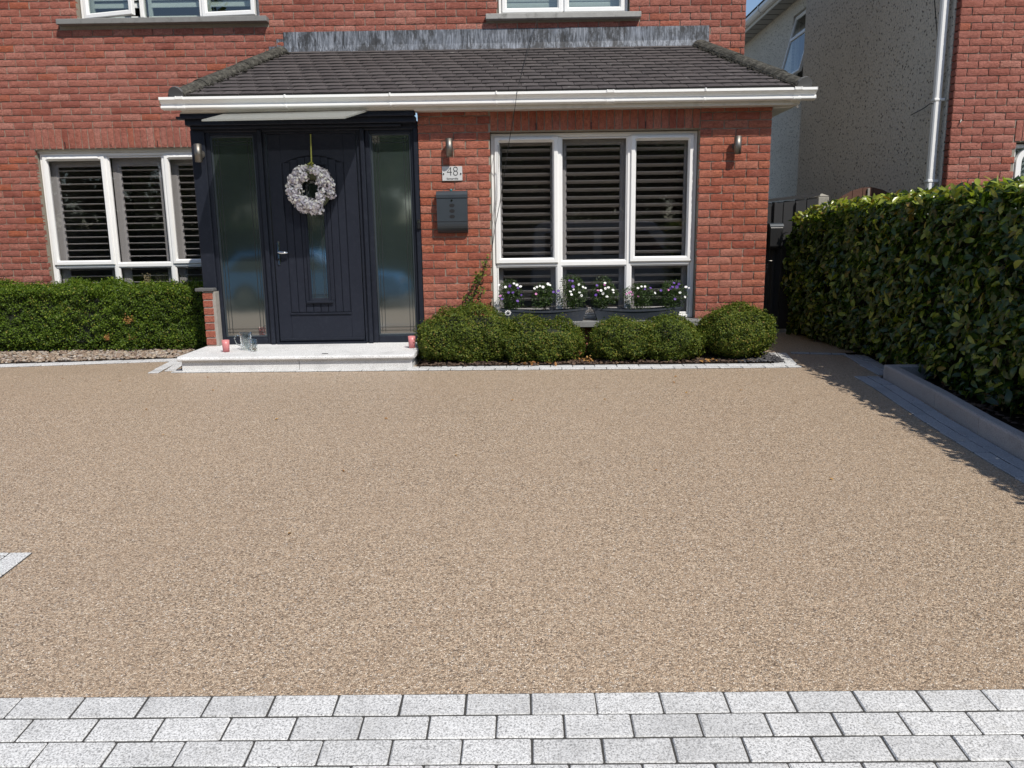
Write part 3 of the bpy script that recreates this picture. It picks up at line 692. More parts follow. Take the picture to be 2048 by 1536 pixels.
# upper windows (only their feet are in the photograph)
def upper(x0, x1, z0, z1, cols, openers, sill, tilt_open):
    y = YM+.075; fr = frame_mb(x0, x1, z0, z1, y, .05, .07)
    for c in cols: fr.cbox(c-.022, c+.022, y, y+.07, z0+.046, z1-.046, .004)
    win = part('window', fr, M['upvc'], house)
    edges = [x0+.05]+[v for c in cols for v in (c-.022, c+.022)]+[x1-.05]
    for i in range(len(cols)+1):
        a, b = edges[2*i], edges[2*i+1]
        if i in openers:
            s = obj('sash', frame_mb(a-.012, b+.012, z0+.036, z1-.036, -.018, .055, .05), M['upvc'], win)
            p = obj('pane', pane_mb(a+.038, b-.038, z0+.085, z1-.085, .012), M['glass_up'], win)
            for o in (s, p):
                if openers[i]:           # side hung, slightly open: swing about the outer edge
                    hx = a if openers[i] > 0 else b
                    o.matrix_basis = Matrix.Translation((hx, y, 0)) @ Matrix.Rotation(-openers[i], 4, 'Z') @ Matrix.Translation((-hx, 0, 0))
                else: o.location = (0, y, 0)
        else:
            obj('pane', pane_mb(a+.010, b-.010, z0+.06, z1-.06, y+.022), M['glass_up'], win)
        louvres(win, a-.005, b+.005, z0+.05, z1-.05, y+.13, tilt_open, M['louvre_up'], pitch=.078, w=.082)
    part('window_room', room(x0-.2, x1+.2, z0-.3, z1+.2, y+.12, y+2.5), M['plaster'], house)
    part('window_sill', MB().cbox(*sill, .005), M['sill'] if x0 < -1 else M['sill_pale'], house)
upper(-4.82, -2.81, 3.605, 4.74, [-4.14, -3.47], {0: .24, 2: .10}, (-5.02, -2.70, YM-.10, YM+.10, 3.545, 3.602), 1.15)
upper(-.155, 1.285, 3.592, 4.74, [.565], {0: 0, 1: 0}, (-.295, 1.412, YM-.085, YM+.10, 3.530, 3.588), 1.45)

# ================================================================== ENTRANCE
def pm_(name, mb, mat='navy', **k): return part(name, mb, M[mat], house, **k)
ZT = .15                 # threshold height
df = MB()
def post(x0, x1, y0=YB, z0=ZT-.02, z1=2.21): df.cbox(x0, x1, y0, YB+.12, z0, z1, .006)
post(-3.095, -2.962); post(-2.965, -2.925, YB+.03)
post(-2.50, -2.455, YB+.03); post(-2.455, -2.415, YB-.012); post(-2.415, -2.385, YB+.02)
post(-1.515, -1.475, YB+.02); post(-1.475, -1.435, YB-.012); post(-1.435, -1.385, YB+.03)
post(-.995, -.965, YB+.03); post(-.965, -.917)
df.cbox(-3.09, -.917, YB+.004, YB+.12, 2.195, 2.27, .006)
for a, b in ((-2.925, -2.50), (-1.385, -.995)):
    df.cbox(a, b, YB+.034, YB+.12, ZT-.02, .215, .006); df.cbox(a, b, YB+.034, YB+.118, 2.165, 2.20, .004)
df.cbox(-2.385, -1.515, YB+.03, YB+.12, 2.175, 2.20, .004)
door_frame = pm_('door_frame', df)
hd = MB(); hd.cbox(-3.10, -.925, 7.56, YB+.002, 2.245, 2.30, .005); hd.cbox(-3.16, -.935, 7.51, 7.60, 2.298, 2.318, .004); hd.cbox(-3.13, -.93, 7.53, 7.64, 2.316, 2.345, .004)
hd.cbox(-3.07, -1.07, 7.60, YB+.004, 2.218, 2.244, .004)
pm_('door_head', hd)
th = MB().cbox(-2.40, -1.50, YB-.01, YB+.12, ZT-.03, ZT+.012, .004); pm_('threshold', th)
for a, b in ((-2.922, -2.503), (-1.382, -.998)):
    bead = frame_mb(a, b, .218, 2.163, YB+.045, .016, .02, .003)
    sf = pm_('sidelight', bead, 'anthracite')
    obj('pane', pane_mb(a+.014, b-.014, .232, 2.149, YB+.058), M['glass_frost'], sf)
    ld = MB(); y = YB+.0545
    for d_ in (.034, .066):
        ld.box(a+d_, a+d_+.004, y, y+.003, .25, 2.135); ld.box(b-d_-.004, b-d_, y, y+.003, .25, 2.135)
        ld.box(a+.018, b-.018, y-.0012, y+.0018, 2.149-d_-.004, 2.149-d_); ld.box(a+.018, b-.018, y-.0012, y+.0018, .232+d_, .232+d_+.004)
    obj('lead_line', ld, M['lead_line'], sf)
# door leaf
dx0, dx1, dz0, dz1 = -2.378, -1.522, ZT+.014, 2.172; yd = YB+.045
door = thing('front_door', None, None) if False else None
base = MB().box(dx0, dx1, yd+.006, yd+.05, dz0, dz1)
leaf = pm_('front_door', base, 'navy_grain')
fx0, fx1, fz0 = -2.245, -1.655, .46                     # grooved field
def arch(x): return 1.89+.075*(1-((x-(fx0+fx1)/2)/((fx1-fx0)/2))**2)
rails = MB()
rails.cbox(dx0, fx0-.006, yd-.006, yd+.01, dz0, dz1, .003); rails.cbox(fx1+.006, dx1, yd-.006, yd+.01, dz0, dz1, .003)
rails.cbox(fx0-.006, fx1+.006, yd-.006, yd+.01, dz0, fz0-.02, .003)
nn = 16; xs = [fx0-.006+(fx1-fx0+.012)*i/nn for i in range(nn+1)]
for i in range(nn):
    a, b = xs[i], xs[i+1]; za, zb = arch(max(fx0, a)), arch(min(fx1, b))
    rails.add([(a, yd-.006, za+.007), (b, yd-.006, zb+.007), (b, yd-.006, dz1), (a, yd-.006, dz1), (a, yd+.01, za+.007), (b, yd+.01, zb+.007)], [(0, 1, 2, 3), (0, 4, 5, 1)])
obj('door_rail', rails, M['navy_grain'], leaf)
sx0, sx1, sz0, sz1 = -2.035, -1.865, .60, 1.855         # glazed slit
nb = 8; bwid = (fx1-fx0)/nb
for i in range(nb):
    a, b = fx0+i*bwid+.003, fx0+(i+1)*bwid-.003; xm = (a+b)/2
    spans = [(fz0, arch(xm)-.004)]
    if b > sx0-.02 and a < sx1+.02:
        a2, b2 = (a, sx0-.022) if a < sx0-.02 else ((sx1+.022, b) if b > sx1+.02 else (None, None))
        if a2 is not None and b2-a2 > .006: obj('board', MB().cbox(a2, b2, yd-.004, yd+.01, sz0-.029, sz1+.029, .002), M['navy_grain'], leaf)
        obj('board', MB().cbox(a, b, yd-.004, yd+.01, fz0, sz0-.03, .002), M['navy_grain'], leaf); obj('board', MB().cbox(a, b, yd-.004, yd+.01, sz1+.03, arch(xm)-.004, .002), M['navy_grain'], leaf); continue
    obj('board', MB().cbox(a, b, yd-.004, yd+.01, fz0, arch(xm)-.004, .002), M['navy_grain'], leaf)
obj('weather_bar', MB().cbox(fx0-.01, fx1+.01, yd-.02, yd+.004, fz0-.022, fz0-.004, .003), M['navy'], leaf)
obj('weather_bar', MB().cbox(dx0+.004, dx1-.004, yd-.016, yd+.004, dz0+.012, dz0+.04, .004), M['navy'], leaf)
fm = frame_mb(sx0-.022, sx1+.022, sz0-.028, sz1+.028, yd-.020, .026, .03, .004); obj('glazing_frame', fm, M['navy'], leaf)
fm = MB().cbox(sx0-.05, sx1+.05, yd-.034, yd-.016, sz0-.05, sz0-.024, .006); obj('drip_bar', fm, M['navy'], leaf); obj('drip_bar', MB().cbox(sx0-.05, sx1+.05, yd-.034, yd-.016, sz1+.024, sz1+.040, .004), M['navy'], leaf)
obj('pane', pane_mb(sx0, sx1, sz0, sz1, yd-.004), M['glass_frost'], leaf)
ld = MB()
for d_ in (.022, .036): ld.box(sx0+d_, sx0+d_+.003, yd-.0075, yd-.004, sz0, sz1); ld.box(sx1-d_-.003, sx1-d_, yd-.0075, yd-.004, sz0, sz1); ld.box(sx0, sx1, yd-.0085, yd-.005, sz0+d_, sz0+d_+.003)
obj('lead_line', ld, M['lead_line'], leaf)
hx = -2.335
h = MB(); h.cbox(hx-.014, hx+.014, yd-.018, yd-.004, .93, 1.16, .006); obj('handle_plate', h, M['chrome'], leaf)
h = MB(); h.tube([(hx, yd-.016, 1.055), (hx, yd-.05, 1.055), (hx+.02, yd-.056, 1.055), (hx+.06, yd-.055, 1.052), (hx+.105, yd-.052, 1.05)], [.009, .009, .012, .014, .009], 10); obj('handle', h, M['chrome'], leaf, smooth=True)
h = MB(); h.tube([(hx, yd-.020, .985), (hx, yd-.016, .985)], .010, 12); obj('keyhole', h, M['black'], leaf)
# canopy over the door: thin pale sheet sloping forward
cp = MB(); cp.add([(-2.70, 7.57, 2.352), (-1.36, 7.57, 2.365), (-1.44, 6.86, 2.192), (-2.665, 6.86, 2.188)], [(0, 1, 2, 3)])
vs = [(x, y, z-.014) for x, y, z in cp.v]; cp.add(vs, [(3, 2, 1, 0)]); cp.f += [(0, 4, 5, 1), (1, 5, 6, 2), (2, 6, 7, 3), (3, 7, 4, 0)]; cp.m += [0]*4
pm_('door_canopy', cp, 'canopy', recalc=True)
# brick stub to the left of the door with its cap
stub = MB().box(-3.075, -2.955, 7.585, 7.70, 0.0, .685); st_ = part('dwarf_wall', stub, M['mortar_grey'], house)
for k_ in range(9):
    z = .01+k_*.075; r_ = random.Random(k_)
    t = MB().cbox(-3.082+r_.uniform(0, .003), -2.985+r_.uniform(-.003, .003), 7.577, 7.66, z, z+.062, .004); obj('brick', t, M['brick_bay'], st_)
obj('cap_stone', MB().cbox(-3.145, -2.965, 7.56, 7.72, .688, .72, .006), M['cap'], st_)

# ================================================================== BAY ROOF
EZ, EY_, TZ, TY = 2.478, 7.43, 3.235, YM
HL0, HL1 = -3.10, -2.585      # left hip x at eave / top
HR0, HR1 = 2.66, 2.075
sv = Vector((0, TY-EY_, TZ-EZ)); SL = sv.length; su = sv.normalized(); sn = Vector((0, -su.z, su.y))
rf = MB(); rf.add([(HL0, EY_+.02, EZ-.012), (HR0, EY_+.02, EZ-.012), (HR1, TY, TZ-.02), (HL1, TY, TZ-.02), (HR0-.02, TY, EZ-.012), (HL0+.02, TY, EZ-.012)], [(0, 1, 2, 3), (1, 4, 2), (0, 3, 5)])
roof = part('bay_roof', rf, M['tile'], house)
NR = 14; gauge = SL/NR; tiles = []
for r_ in range(NR):
    s0 = r_*gauge; xa = HL0+(HL1-HL0)*((s0+gauge*.5)/SL); xb = HR0+(HR1-HR0)*((s0+gauge*.5)/SL)
    x = xa-(.0825 if r_ % 2 else 0)-.1
    while x < xb+.1:
        a, b = max(x, xa), min(x+.165, xb)
        if b-a > .03: tiles.append((r_, (a+b)/2, b-a, s0))
        x += .165
def tile_mesh(seed):
    q = random.Random(seed); mb = MB(); n = 3
    for (y, top) in ((0, 0), (.20, 0)):
        pass
    vs = []
    for j, yy in enumerate((0, .21)):
        for i in range(n+1):
            x = -.0805+.161*i/n; cam_ = .0025*(1-(2*i/n-1)**2)
            vs.append((x, yy+(q.uniform(-.0015, .0015) if j == 0 else 0), .016+cam_))
    for i in range(n+1): vs.append((vs[i][0], vs[i][1], -.002))
    fs = [(i, i+1, n+1+i+1, n+1+i) for i in range(n)]+[(2*(n+1)+i, 2*(n+1)+i+1, i+1, i) for i in range(n)]+[(2*(n+1), 0, n+1), (2*(n+1)+n, 2*n+1, n)]
    mb.add(vs, fs); mb.m = [0]*n+[1]*n+[0]*2; return mb
TTM = [tile_mesh(50+i) for i in range(5)]; TTE = [mesh_from('tile', t, [M['tile'], M['tile_edge']]) for t in TTM]
lim = 300; joined = []
Rt = Matrix(((1, 0, 0), (0, su.y, sn.y), (0, su.z, sn.z))).to_4x4()
for q, (r_, xc, wd, s0) in enumerate(tiles):
    p = Vector((xc, EY_, EZ))+su*(s0-.004+random.uniform(-.003, .003))+sn*(.004+random.uniform(0, .002))
    Mx = Matrix.Translation(p) @ Rt @ Matrix.Rotation(-.075+random.gauss(0, .006), 4, 'X') @ Matrix.Rotation(random.gauss(0, .006), 4, 'Z') @ Matrix.Diagonal(((wd-.005)/.161, 1, 1, 1))
    t = random.randrange(5)
    if q < lim: o = link('tile', TTE[t], roof); o.matrix_basis = Mx
    else: joined.append((t, Mx))
vs, fs, nf, off = [], [], [], 0
for t, Mx in joined:
    v = np.array(TTM[t].v); A = np.array(Mx); v = v@A[:3, :3].T+A[:3, 3]; vs.append(v); fs += [tuple(i+off for i in f) for f in TTM[t].f]; nf.append(len(TTM[t].f)); off += len(v)
if vs:
    me = bpy.data.meshes.new('upper_tiles'); me.from_pydata(np.concatenate(vs).tolist(), [], fs); me.materials.append(M['tile']); me.materials.append(M['tile_edge']); me.polygons.foreach_set('material_index', [i for t, _ in joined for i in TTM[t].m])
    a = me.attributes.new('rnd', 'FLOAT', 'FACE'); a.data.foreach_set('value', np.repeat(RNG.random(len(joined)), nf).astype(np.float32)); link('upper_tiles', me, roof)['kind'] = 'stuff'
# hip tiles
mossP = []
for side, (xe, xt) in (('l', (HL0, HL1)), ('r', (HR0, HR1))):
    p0 = Vector((xe, EY_-.0, EZ+.012)); p1 = Vector((xt, TY-.03, TZ+.012)); d = (p1-p0); Ln = d.length; d.normalize()
    up = Vector((0, 0, 1)); up = (up-d*up.dot(d)).normalized(); sd_ = d.cross(up); n = 5; seg = Ln/n
    for i in range(n):
        a = p0+d*(i*seg-(.015 if i else 0)); b = p0+d*((i+1)*seg+.0); lift = .004 if i % 2 else 0
        mb = MB(); R0, R1 = .098+random.uniform(-.003, .003), .092; k_ = 9; vs = []
        for P_, R_ in ((a, R0), (b, R1)):
            for rr in (R_, R_-.014):
                for j in range(k_):
                    an = math.pi*j/(k_-1); vs.append(P_+sd_*math.cos(an)*rr+up*(math.sin(an)*rr*.75-.018+lift))
        fs = []
        for j in range(k_-1):
            fs += [(j, j+1, 2*k_+j+1, 2*k_+j), (k_+j+1, k_+j, 3*k_+j, 3*k_+j+1), (j+1, j, k_+j, k_+j+1), (2*k_+j, 2*k_+j+1, 3*k_+j+1, 3*k_+j)]
        mb.add(vs, fs); obj('hip_tile', mb, M['hip'], roof, recalc=True)
    mb = MB(); mb.tube([p0-d*.004-up*.0, p0+d*.02], .080, 14); obj('hip_end_plug', mb, M['cap'], roof)
    inner = sd_ if (sd_.x > 0) == (side == 'l') else -sd_
    for i in range(420):
        t = random.random()*Ln*.98; mossP.append(p0+d*t+inner*(.075+abs(random.gauss(0, .03)))+up*random.uniform(-.035, .0))
o = scatter('moss', np.array([tuple(p) for p in mossP]), .016, M['moss'], .8, 31); o.parent = roof
# gutter, fascia, soffit
gp = [(7.43, 2.472), (7.412, 2.476), (7.405, 2.474), (7.404, 2.452), (7.410, 2.447), (7.428, 2.436), (7.444, 2.420), (7.448, 2.409), (7.438, 2.402), (7.433, 2.398), (7.433, 2.384), (7.440, 2.376), (7.50, 2.372), (7.51, 2.376), (7.51, 2.47), (7.505, 2.47), (7.503, 2.382), (7.445, 2.384), (7.441, 2.397), (7.455, 2.405), (7.45, 2.424), (7.42, 2.45), (7.42, 2.468), (7.43, 2.468)]
g = MB(); g.extr(gp, -3.255, 2.775); gut = part('gutter', g, M['upvc_gutter'], house, recalc=True)
hull = [(7.43, 2.474), (7.410, 2.476), (7.404, 2.474), (7.404, 2.452), (7.428, 2.436), (7.446, 2.415), (7.440, 2.402), (7.433, 2.398), (7.433, 2.384), (7.440, 2.376), (7.51, 2.372), (7.51, 2.47)]
for xe in (-3.255, 2.771):
    obj('stop_end', MB().extr([(y-.002, z) for y, z in hull], xe, xe+.004), M['upvc_gutter'], gut)
cen = (7.46, 2.425)
def ring(xc, w, sc):
    return MB().extr([(cen[0]+(y-cen[0])*sc-.002, cen[1]+(z-cen[1])*sc) for y, z in hull], xc-w/2, xc+w/2)
for px in (570, 780, 993, 1411): obj('gutter_bracket', ring(at(px, 195, 7.41).x, .012, 1.12), M['upvc_gutter'], gut)
for px in (1221, 358, 1596):
    xc = at(px, 195, 7.41).x; q = ring(xc, .055, 1.05); b2 = ring(xc-.03, .008, 1.10); q.add(b2.v, b2.f); b2 = ring(xc+.03, .008, 1.10); q.add(b2.v, b2.f); obj('gutter_union', q, M['upvc_gutter'], gut)
fa = MB(); fa.cbox(-3.10, 2.66, 7.512, 7.53, 2.352, 2.47, .003); fa.cbox(-.93, 2.60, 7.502, 7.514, 2.338, 2.372, .003); part('fascia', fa, M['fascia'], house)
so_ = MB(); so_.box(-.93, 2.64, 7.53, 7.66, 2.342, 2.350); so_.box(2.446, 2.64, 7.66, 9.1, 2.342, 2.350); so_.box(2.642, 2.66, 7.53, 9.1, 2.345, 2.47); part('soffit', so_, M['fascia'], house)
so_ = MB(); so_.box(-3.12, -.93, 7.531, 7.66, 2.347, 2.362); part('soffit', so_, M['fascia'], house)
# lead flashing in overlapping sheets
fx = [-2.545, -1.62, -1.17-.0, -.42, .3, 1.15, 1.64, 2.17]
fx = [at(p_, 85, YM).x for p_ in (568, 775, 938, 1130, 1312)]+[2.175]
for i in range(5):
    a, b = fx[i], fx[i+1]; r_ = random.Random(i+3); n = 8; mb = MB(); vs = []
    for k_ in range(n+1):
        x = a+(b-a)*k_/n+(.012 if k_ == n and i < 4 else 0); w_ = r_.uniform(-.002, .002)
        yy = YM-.016-(.004 if i % 2 else 0)
        vs += [(x, yy-.012+w_, 3.225), (x, yy+w_*.5, 3.30), (x, yy, 3.447), (x, yy+.012, 3.45), (x, yy-.09, 3.205+w_)]
    for k_ in range(n):
        o_ = 5*k_
        for p_, q_ in ((4, 0), (0, 1), (1, 2), (2, 3)): mb.f.append((o_+p_, o_+5+p_, o_+5+q_, o_+q_)); mb.m.append(0)
    mb.v = vs; part('flashing_sheet', mb, M['lead'], house)
mb = MB().box(-2.63, -2.545, YM-.014, YM-.006, 3.22, 3.375); mb.box(-2.72, -2.63, YM-.0135, YM-.006, 3.19, 3.30); part('flashing_step', mb, M['lead'], house)
# house roof far above the frame (for other viewpoints)
hr = MB(); hr.add([(-8, YM-.45, 5.15), (2.9, YM-.45, 5.15), (2.9, 13.5, 8.2), (-8, 13.5, 8.2)], [(0, 1, 2, 3)]); hr.box(-8, 2.9, YM-.45, YM-.43, 5.0, 5.15); hr.add([(-8, YM-.43, 5.05), (2.9, YM-.43, 5.05), (2.9, YM+.01, 5.05), (-8, YM+.01, 5.05)], [(3, 2, 1, 0)])
part('main_roof', hr, M['tile'], house)

# ================================================================== GRANITE DOOR STEP
step = thing('door_step', 'pale speckled granite step in front of the navy door', 'step', (-2, 7.2, 0))
r_ = MB(); r_.box(-3.045, -1.98, 6.90, 7.66, -.02, .098); part('riser_block', r_, M['step'], step)
r_ = MB(); r_.box(-1.975, -.955, 6.90, 7.66, -.02, .098); part('riser_block', r_, M['step'], step)
pr = [(6.885, .100), (6.870, .104), (6.860, .114), (6.862, .127), (6.872, .136), (6.89, .140), (7.70, .147), (7.70, .100)]
t_ = MB(); vs = []; n = len(pr)
for x, ins in ((-3.085, .03), (-3.07, 0), (-.945, 0), (-.93, .03)):
    for (y, z) in pr: vs.append((x, y+(ins if y < 7 else 0), z))
t_.add(vs, [(j*n+i, j*n+(i+1) % n, (j+1)*n+(i+1) % n, (j+1)*n+i) for j in range(3) for i in range(n)]+[tuple(range(n)), tuple(range(4*n-1, 3*n-1, -1))])
part('tread', t_, M['step'], step, recalc=True)

# ================================================================== NEIGHBOUR'S SIDE
def np_(name, mb, mat, **k): return part(name, mb, M[mat], nhouse, **k)
SX1, SX2, YS = 4.65, 5.40, 13.09
sw = MB()
sw.add([(SX1, YN+.085, -.1), (SX1, YS, -.1), (SX1, YS, 6.4), (SX1, YN+.085, 6.4)], [(0, 3, 2, 1)])
sw.add([(SX1, YN+.085, -.1), (SX1, YN+.085, 6.4), (4.75, YN+.085, 6.4), (4.75, YN+.085, -.1)], [(0, 1, 2, 3)])
sw.add([(SX1, YS, -.1), (SX2, YS, -.1), (SX2, YS, 6.4), (SX1, YS, 6.4)], [(0, 3, 2, 1)])
np_('side_wall', sw, 'dash')
WZ0, WZ1, WY0, WY1 = 4.02, 5.30, 14.65, 15.85
rs = MB(); Y1 = 19.5
for (a, b, c, d) in ((YS, WY0, -.1, 5.66), (WY1, Y1, -.1, 5.66), (WY0, WY1, -.1, WZ0), (WY0, WY1, WZ1, 5.66)):
    rs.add([(SX2, a, c), (SX2, b, c), (SX2, b, d), (SX2, a, d)], [(0, 3, 2, 1)])
for q in ([(SX2, WY0, WZ0), (SX2+.12, WY0, WZ0), (SX2+.12, WY0, WZ1), (SX2, WY0, WZ1)], [(SX2, WY1, WZ0), (SX2, WY1, WZ1), (SX2+.12, WY1, WZ1), (SX2+.12, WY1, WZ0)],
          [(SX2, WY0, WZ1), (SX2+.12, WY0, WZ1), (SX2+.12, WY1, WZ1), (SX2, WY1, WZ1)], [(SX2, WY0, WZ0), (SX2, WY1, WZ0), (SX2+.12, WY1, WZ0), (SX2+.12, WY0, WZ0)]): rs.add(q, [(0, 1, 2, 3)])
np_('rear_side_wall', rs, 'dash')
np_('window_room', MB().box(SX2+.14, SX2+2, WY0-.1, WY1+.1, WZ0-.1, WZ1+.1) and room(SX2+.13, SX2+2, WZ0-.1, WZ1+.1, WY0, WY1), 'plaster') if False else None
rm2 = MB().box(SX2+.125, SX2+1.5, WY0-.1, WY1+.1, WZ0-.1, WZ1+.1); rm2.f = [f for i, f in enumerate(rm2.f) if i != 4]; rm2.m = rm2.m[:5]; np_('window_room', rm2, 'plaster')
# side window: fixed top light and an opened lower sash, tilted out at its foot
def yz_frame(y0, y1, z0, z1, w, d):
    f = frame_mb(y0, y1, z0, z1, 0, w, d); f.v = [(v[1], v[0], v[2]) for v in f.v]; f.f = [t[::-1] for t in f.f]; return f
wf = yz_frame(WY0+.01, WY1-.01, WZ0+.01, WZ1-.01, .05, .06); wf.v = [(v[0]+SX2+.05, v[1], v[2]) for v in wf.v]
win = np_('window', wf, 'upvc')
zt = WZ0+(WZ1-WZ0)*.66
HS = WZ1-WZ0-.06
sa = yz_frame(WY0+.03, WY1-.03, -HS, 0, .055, .05); sa.cbox(0, .05, WY0+.08, WY1-.08, -(WZ1-zt)-.03, -(WZ1-zt)+.03)
sash = obj('sash', sa, M['upvc'], win)
pn = obj('pane', MB().box(.02, .026, WY0+.08, WY1-.08, -HS+.05, -(WZ1-zt)-.03), M['glass_up'], win); pn2 = obj('pane', MB().box(.02, .026, WY0+.08, WY1-.08, -(WZ1-zt)+.03, -.05), M['glass_up'], win)
for o in (sash, pn, pn2): o.matrix_basis = Matrix.Translation((SX2+.03, 0, WZ1-.03)) @ Matrix.Rotation(.24, 4, 'Y')
# eave of the rear part: soffit strips, fascia, gutter, tiles
ev = MB(); ev.box(SX2-.30, SX2, YS, Y1, 5.55, 5.562); np_('soffit', ev, 'soffit_grey')
for i in range(18):
    y = YS+.3+i*.36; np_('soffit_slot', MB().box(SX2-.28, SX2-.03, y, y+.03, 5.546, 5.5495), 'black')
np_('fascia', MB().box(SX2-.32, SX2-.30, YS, Y1, 5.545, 5.72), 'fascia')
g2 = MB(); g2.extr([(SX2-.43, 5.72), (SX2-.435, 5.66), (SX2-.40, 5.61), (SX2-.36, 5.60), (SX2-.322, 5.61), (SX2-.322, 5.72)], YS, Y1, axis='y'); np_('gutter', g2, 'upvc_gutter', recalc=True)
for i in range(7): 
    g3 = MB(); y = YS+.6+i*1.0; g3.extr([(SX2-.445, 5.725), (SX2-.45, 5.65), (SX2-.40, 5.598), (SX2-.35, 5.59), (SX2-.322, 5.60), (SX2-.322, 5.73)], y, y+.05, axis='y'); np_('gutter_bracket', g3, 'upvc_gutter', recalc=True)
rr = MB()
for i in range(7):
    x0 = SX2-.43+i*.28; z0 = 5.735+i*.16
    rr.box(x0, x0+.34, YS-.1, Y1, z0, z0+.03)
np_('roof_edge', rr, 'hip')
# downpipe on the side wall with brackets
pc = Vector((4.575, 8.76)); 
dp = MB(); dp.cbox(pc.x-.04, pc.x+.035, pc.y-.035, pc.y+.035, -.1, 6.2, .012); pipe = np_('downpipe', dp, 'upvc')
for z in (2.55, 1.70, 4.2): obj('pipe_clip', MB().cbox(pc.x-.048, pc.x+.07, pc.y-.042, pc.y+.042, z, z+.03, .006), M['upvc'], pipe)
cb = MB(); cb.tube([at(1868, -10, 8.9)+Vector((0, 0, 0)), at(1872, 40, 8.9), at(1876, 90, 8.9), at(1880, 112, 8.82), at(1888, 122, 8.74)], .005, 6); np_('wall_cable', cb, 'cable')
cb = MB(); cb.tube([(4.595, 9.35, 2.5), (4.59, 9.05, 2.53), (4.5, 8.755, 2.53), (4.58, 8.755, 2.53)], .005, 6); np_('wall_cable', cb, 'cable')
cb = MB(); cb.tube([at(1868, 200, 8.93), at(1864, 330, 8.93)], .005, 6); np_('wall_cable', cb, 'cable')
cb = MB(); cb.tube([at(1857, 374, 8.9), at(1880, 366, 8.75)], .005, 6); np_('wall_cable', cb, 'cable')
hk = MB(); p = at(1922, 240, YN-.02); hk.tube([p+Vector((0, .02, 0)), p, p+Vector((-.012, -.012, -.03))], .007, 8); np_('wall_hook', hk, 'steel')
# front window with an arched sash
wf = frame_mb(5.385, 6.88, .92, 2.085, YN+.07, .05, .07); win = part('window', wf, M['upvc'], nhouse)
ar = MB(); n = 10
xo0, xo1, zb, zt_ = 5.43, 6.10, .97, 2.04; R = .14
def apath(ins):
    pts = [(xo0+ins, zb+ins)]
    for i in range(n+1):
        a = math.pi-(math.pi/2)*i/n; pts.append((xo0+R+math.cos(a)*(R-ins), zt_-R+math.sin(a)*(R-ins)))
    for i in range(n+1):
        a = math.pi/2-(math.pi/2)*i/n; pts.append((xo1-R+math.cos(a)*(R-ins), zt_-R+math.sin(a)*(R-ins)))
    pts.append((xo1-ins, zb+ins)); return pts
o_, i_ = apath(0), apath(.055); m_ = len(o_)
vs = [(x, YN+.05, z) for x, z in o_]+[(x, YN+.05, z) for x, z in i_]+[(x, YN+.10, z) for x, z in o_]+[(x, YN+.10, z) for x, z in i_]
ar.add(vs, [(j, (j+1) % m_, (j+1) % m_+m_, j+m_) for j in range(m_)]+[((j+1) % m_+m_, (j+1) % m_+3*m_, j+3*m_, j+m_) for j in range(m_)]+[((j+1) % m_, j, j+2*m_, (j+1) % m_+2*m_) for j in range(m_)])
obj('sash', ar, M['upvc'], win, recalc=True)
obj('pane', pane_mb(5.43, 6.83, .97, 2.04, YN+.085), M['glass_up'], win)
np_('window_room', room(5.2, 7.0, .6, 2.2, YN+.15, YN+2.5), 'plaster')
part('curtain', MB().extr([(YN+.25+.02*math.sin(i*.9), 0) for i in range(0)] or [(YN+.22, .95), (YN+.24, .95), (YN+.24, 2.05), (YN+.22, 2.05)], 5.40, 5.85), M['louvre_up'], nhouse)
rf2 = MB(); rf2.add([(4.3, YN-.35, 5.35), (9, YN-.35, 5.35), (9, 14, 8.4), (4.3, 14, 8.4)], [(0, 1, 2, 3)]); rf2.box(4.3, 9, YN-.35, YN-.33, 5.2, 5.35); np_('roof', rf2, 'tile')

# ================================================================== BOUNDARY: gate, fence, posts
gate = thing('side_gate', 'black boarded side gate between house corner and concrete post', 'gate', (3.0, 9.25, 0))
for i in range(7):
    x0 = 2.60+i*.135; zt2 = 1.50+.012*i
    part('board', MB().cbox(x0, x0+.128, 9.24, 9.262, .05, zt2, .003), M['fence_black'], gate)
for x in (3.02, 3.27): part('batten', MB().cbox(x, x+.035, 9.205, 9.24, .05, 1.53, .004), M['fence_black'], gate)
for z in (.3, 1.15): part('rail', MB().cbox(2.6, 3.52, 9.262, 9.30, z, z+.09, .004), M['fence_black'], gate)
part('cap_rail', MB().add([(2.58, 9.22, 1.505), (3.55, 9.22, 1.60), (3.55, 9.22, 1.63), (2.58, 9.22, 1.535), (2.58, 9.28, 1.505), (3.55, 9.28, 1.60), (3.55, 9.28, 1.63), (2.58, 9.28, 1.535)], [(0, 1, 2, 3), (7, 6, 5, 4), (3, 2, 6, 7), (0, 4, 5, 1)]), M['fence_black'], gate)
can = thing('wall_box', 'small glossy black rounded box with bright top fixed on the dark side gate', 'box', (3.03, 9.18, 1.15))
b = MB(); b.extr([(9.235, 1.00), (9.235, 1.26), (9.21, 1.285), (9.17, 1.29), (9.13, 1.275), (9.105, 1.24), (9.10, 1.03), (9.12, 1.00)], 2.955, 3.105); part('box_body', b, M['black'], can, bevel=.006)
b = MB(); b.extr([(9.236, 1.262), (9.235, 1.278), (9.20, 1.294), (9.16, 1.296), (9.12, 1.282), (9.10, 1.256), (9.105, 1.25), (9.17, 1.285)], 2.952, 3.108); part('box_lid', b, M['anthracite'], can, recalc=True)
lt = MB(); lt.tube([(2.98, 9.22, .86), (2.98, 9.20, .86), (3.03, 9.20, .86)], .007, 8); part('latch', lt, M['steel'], gate)
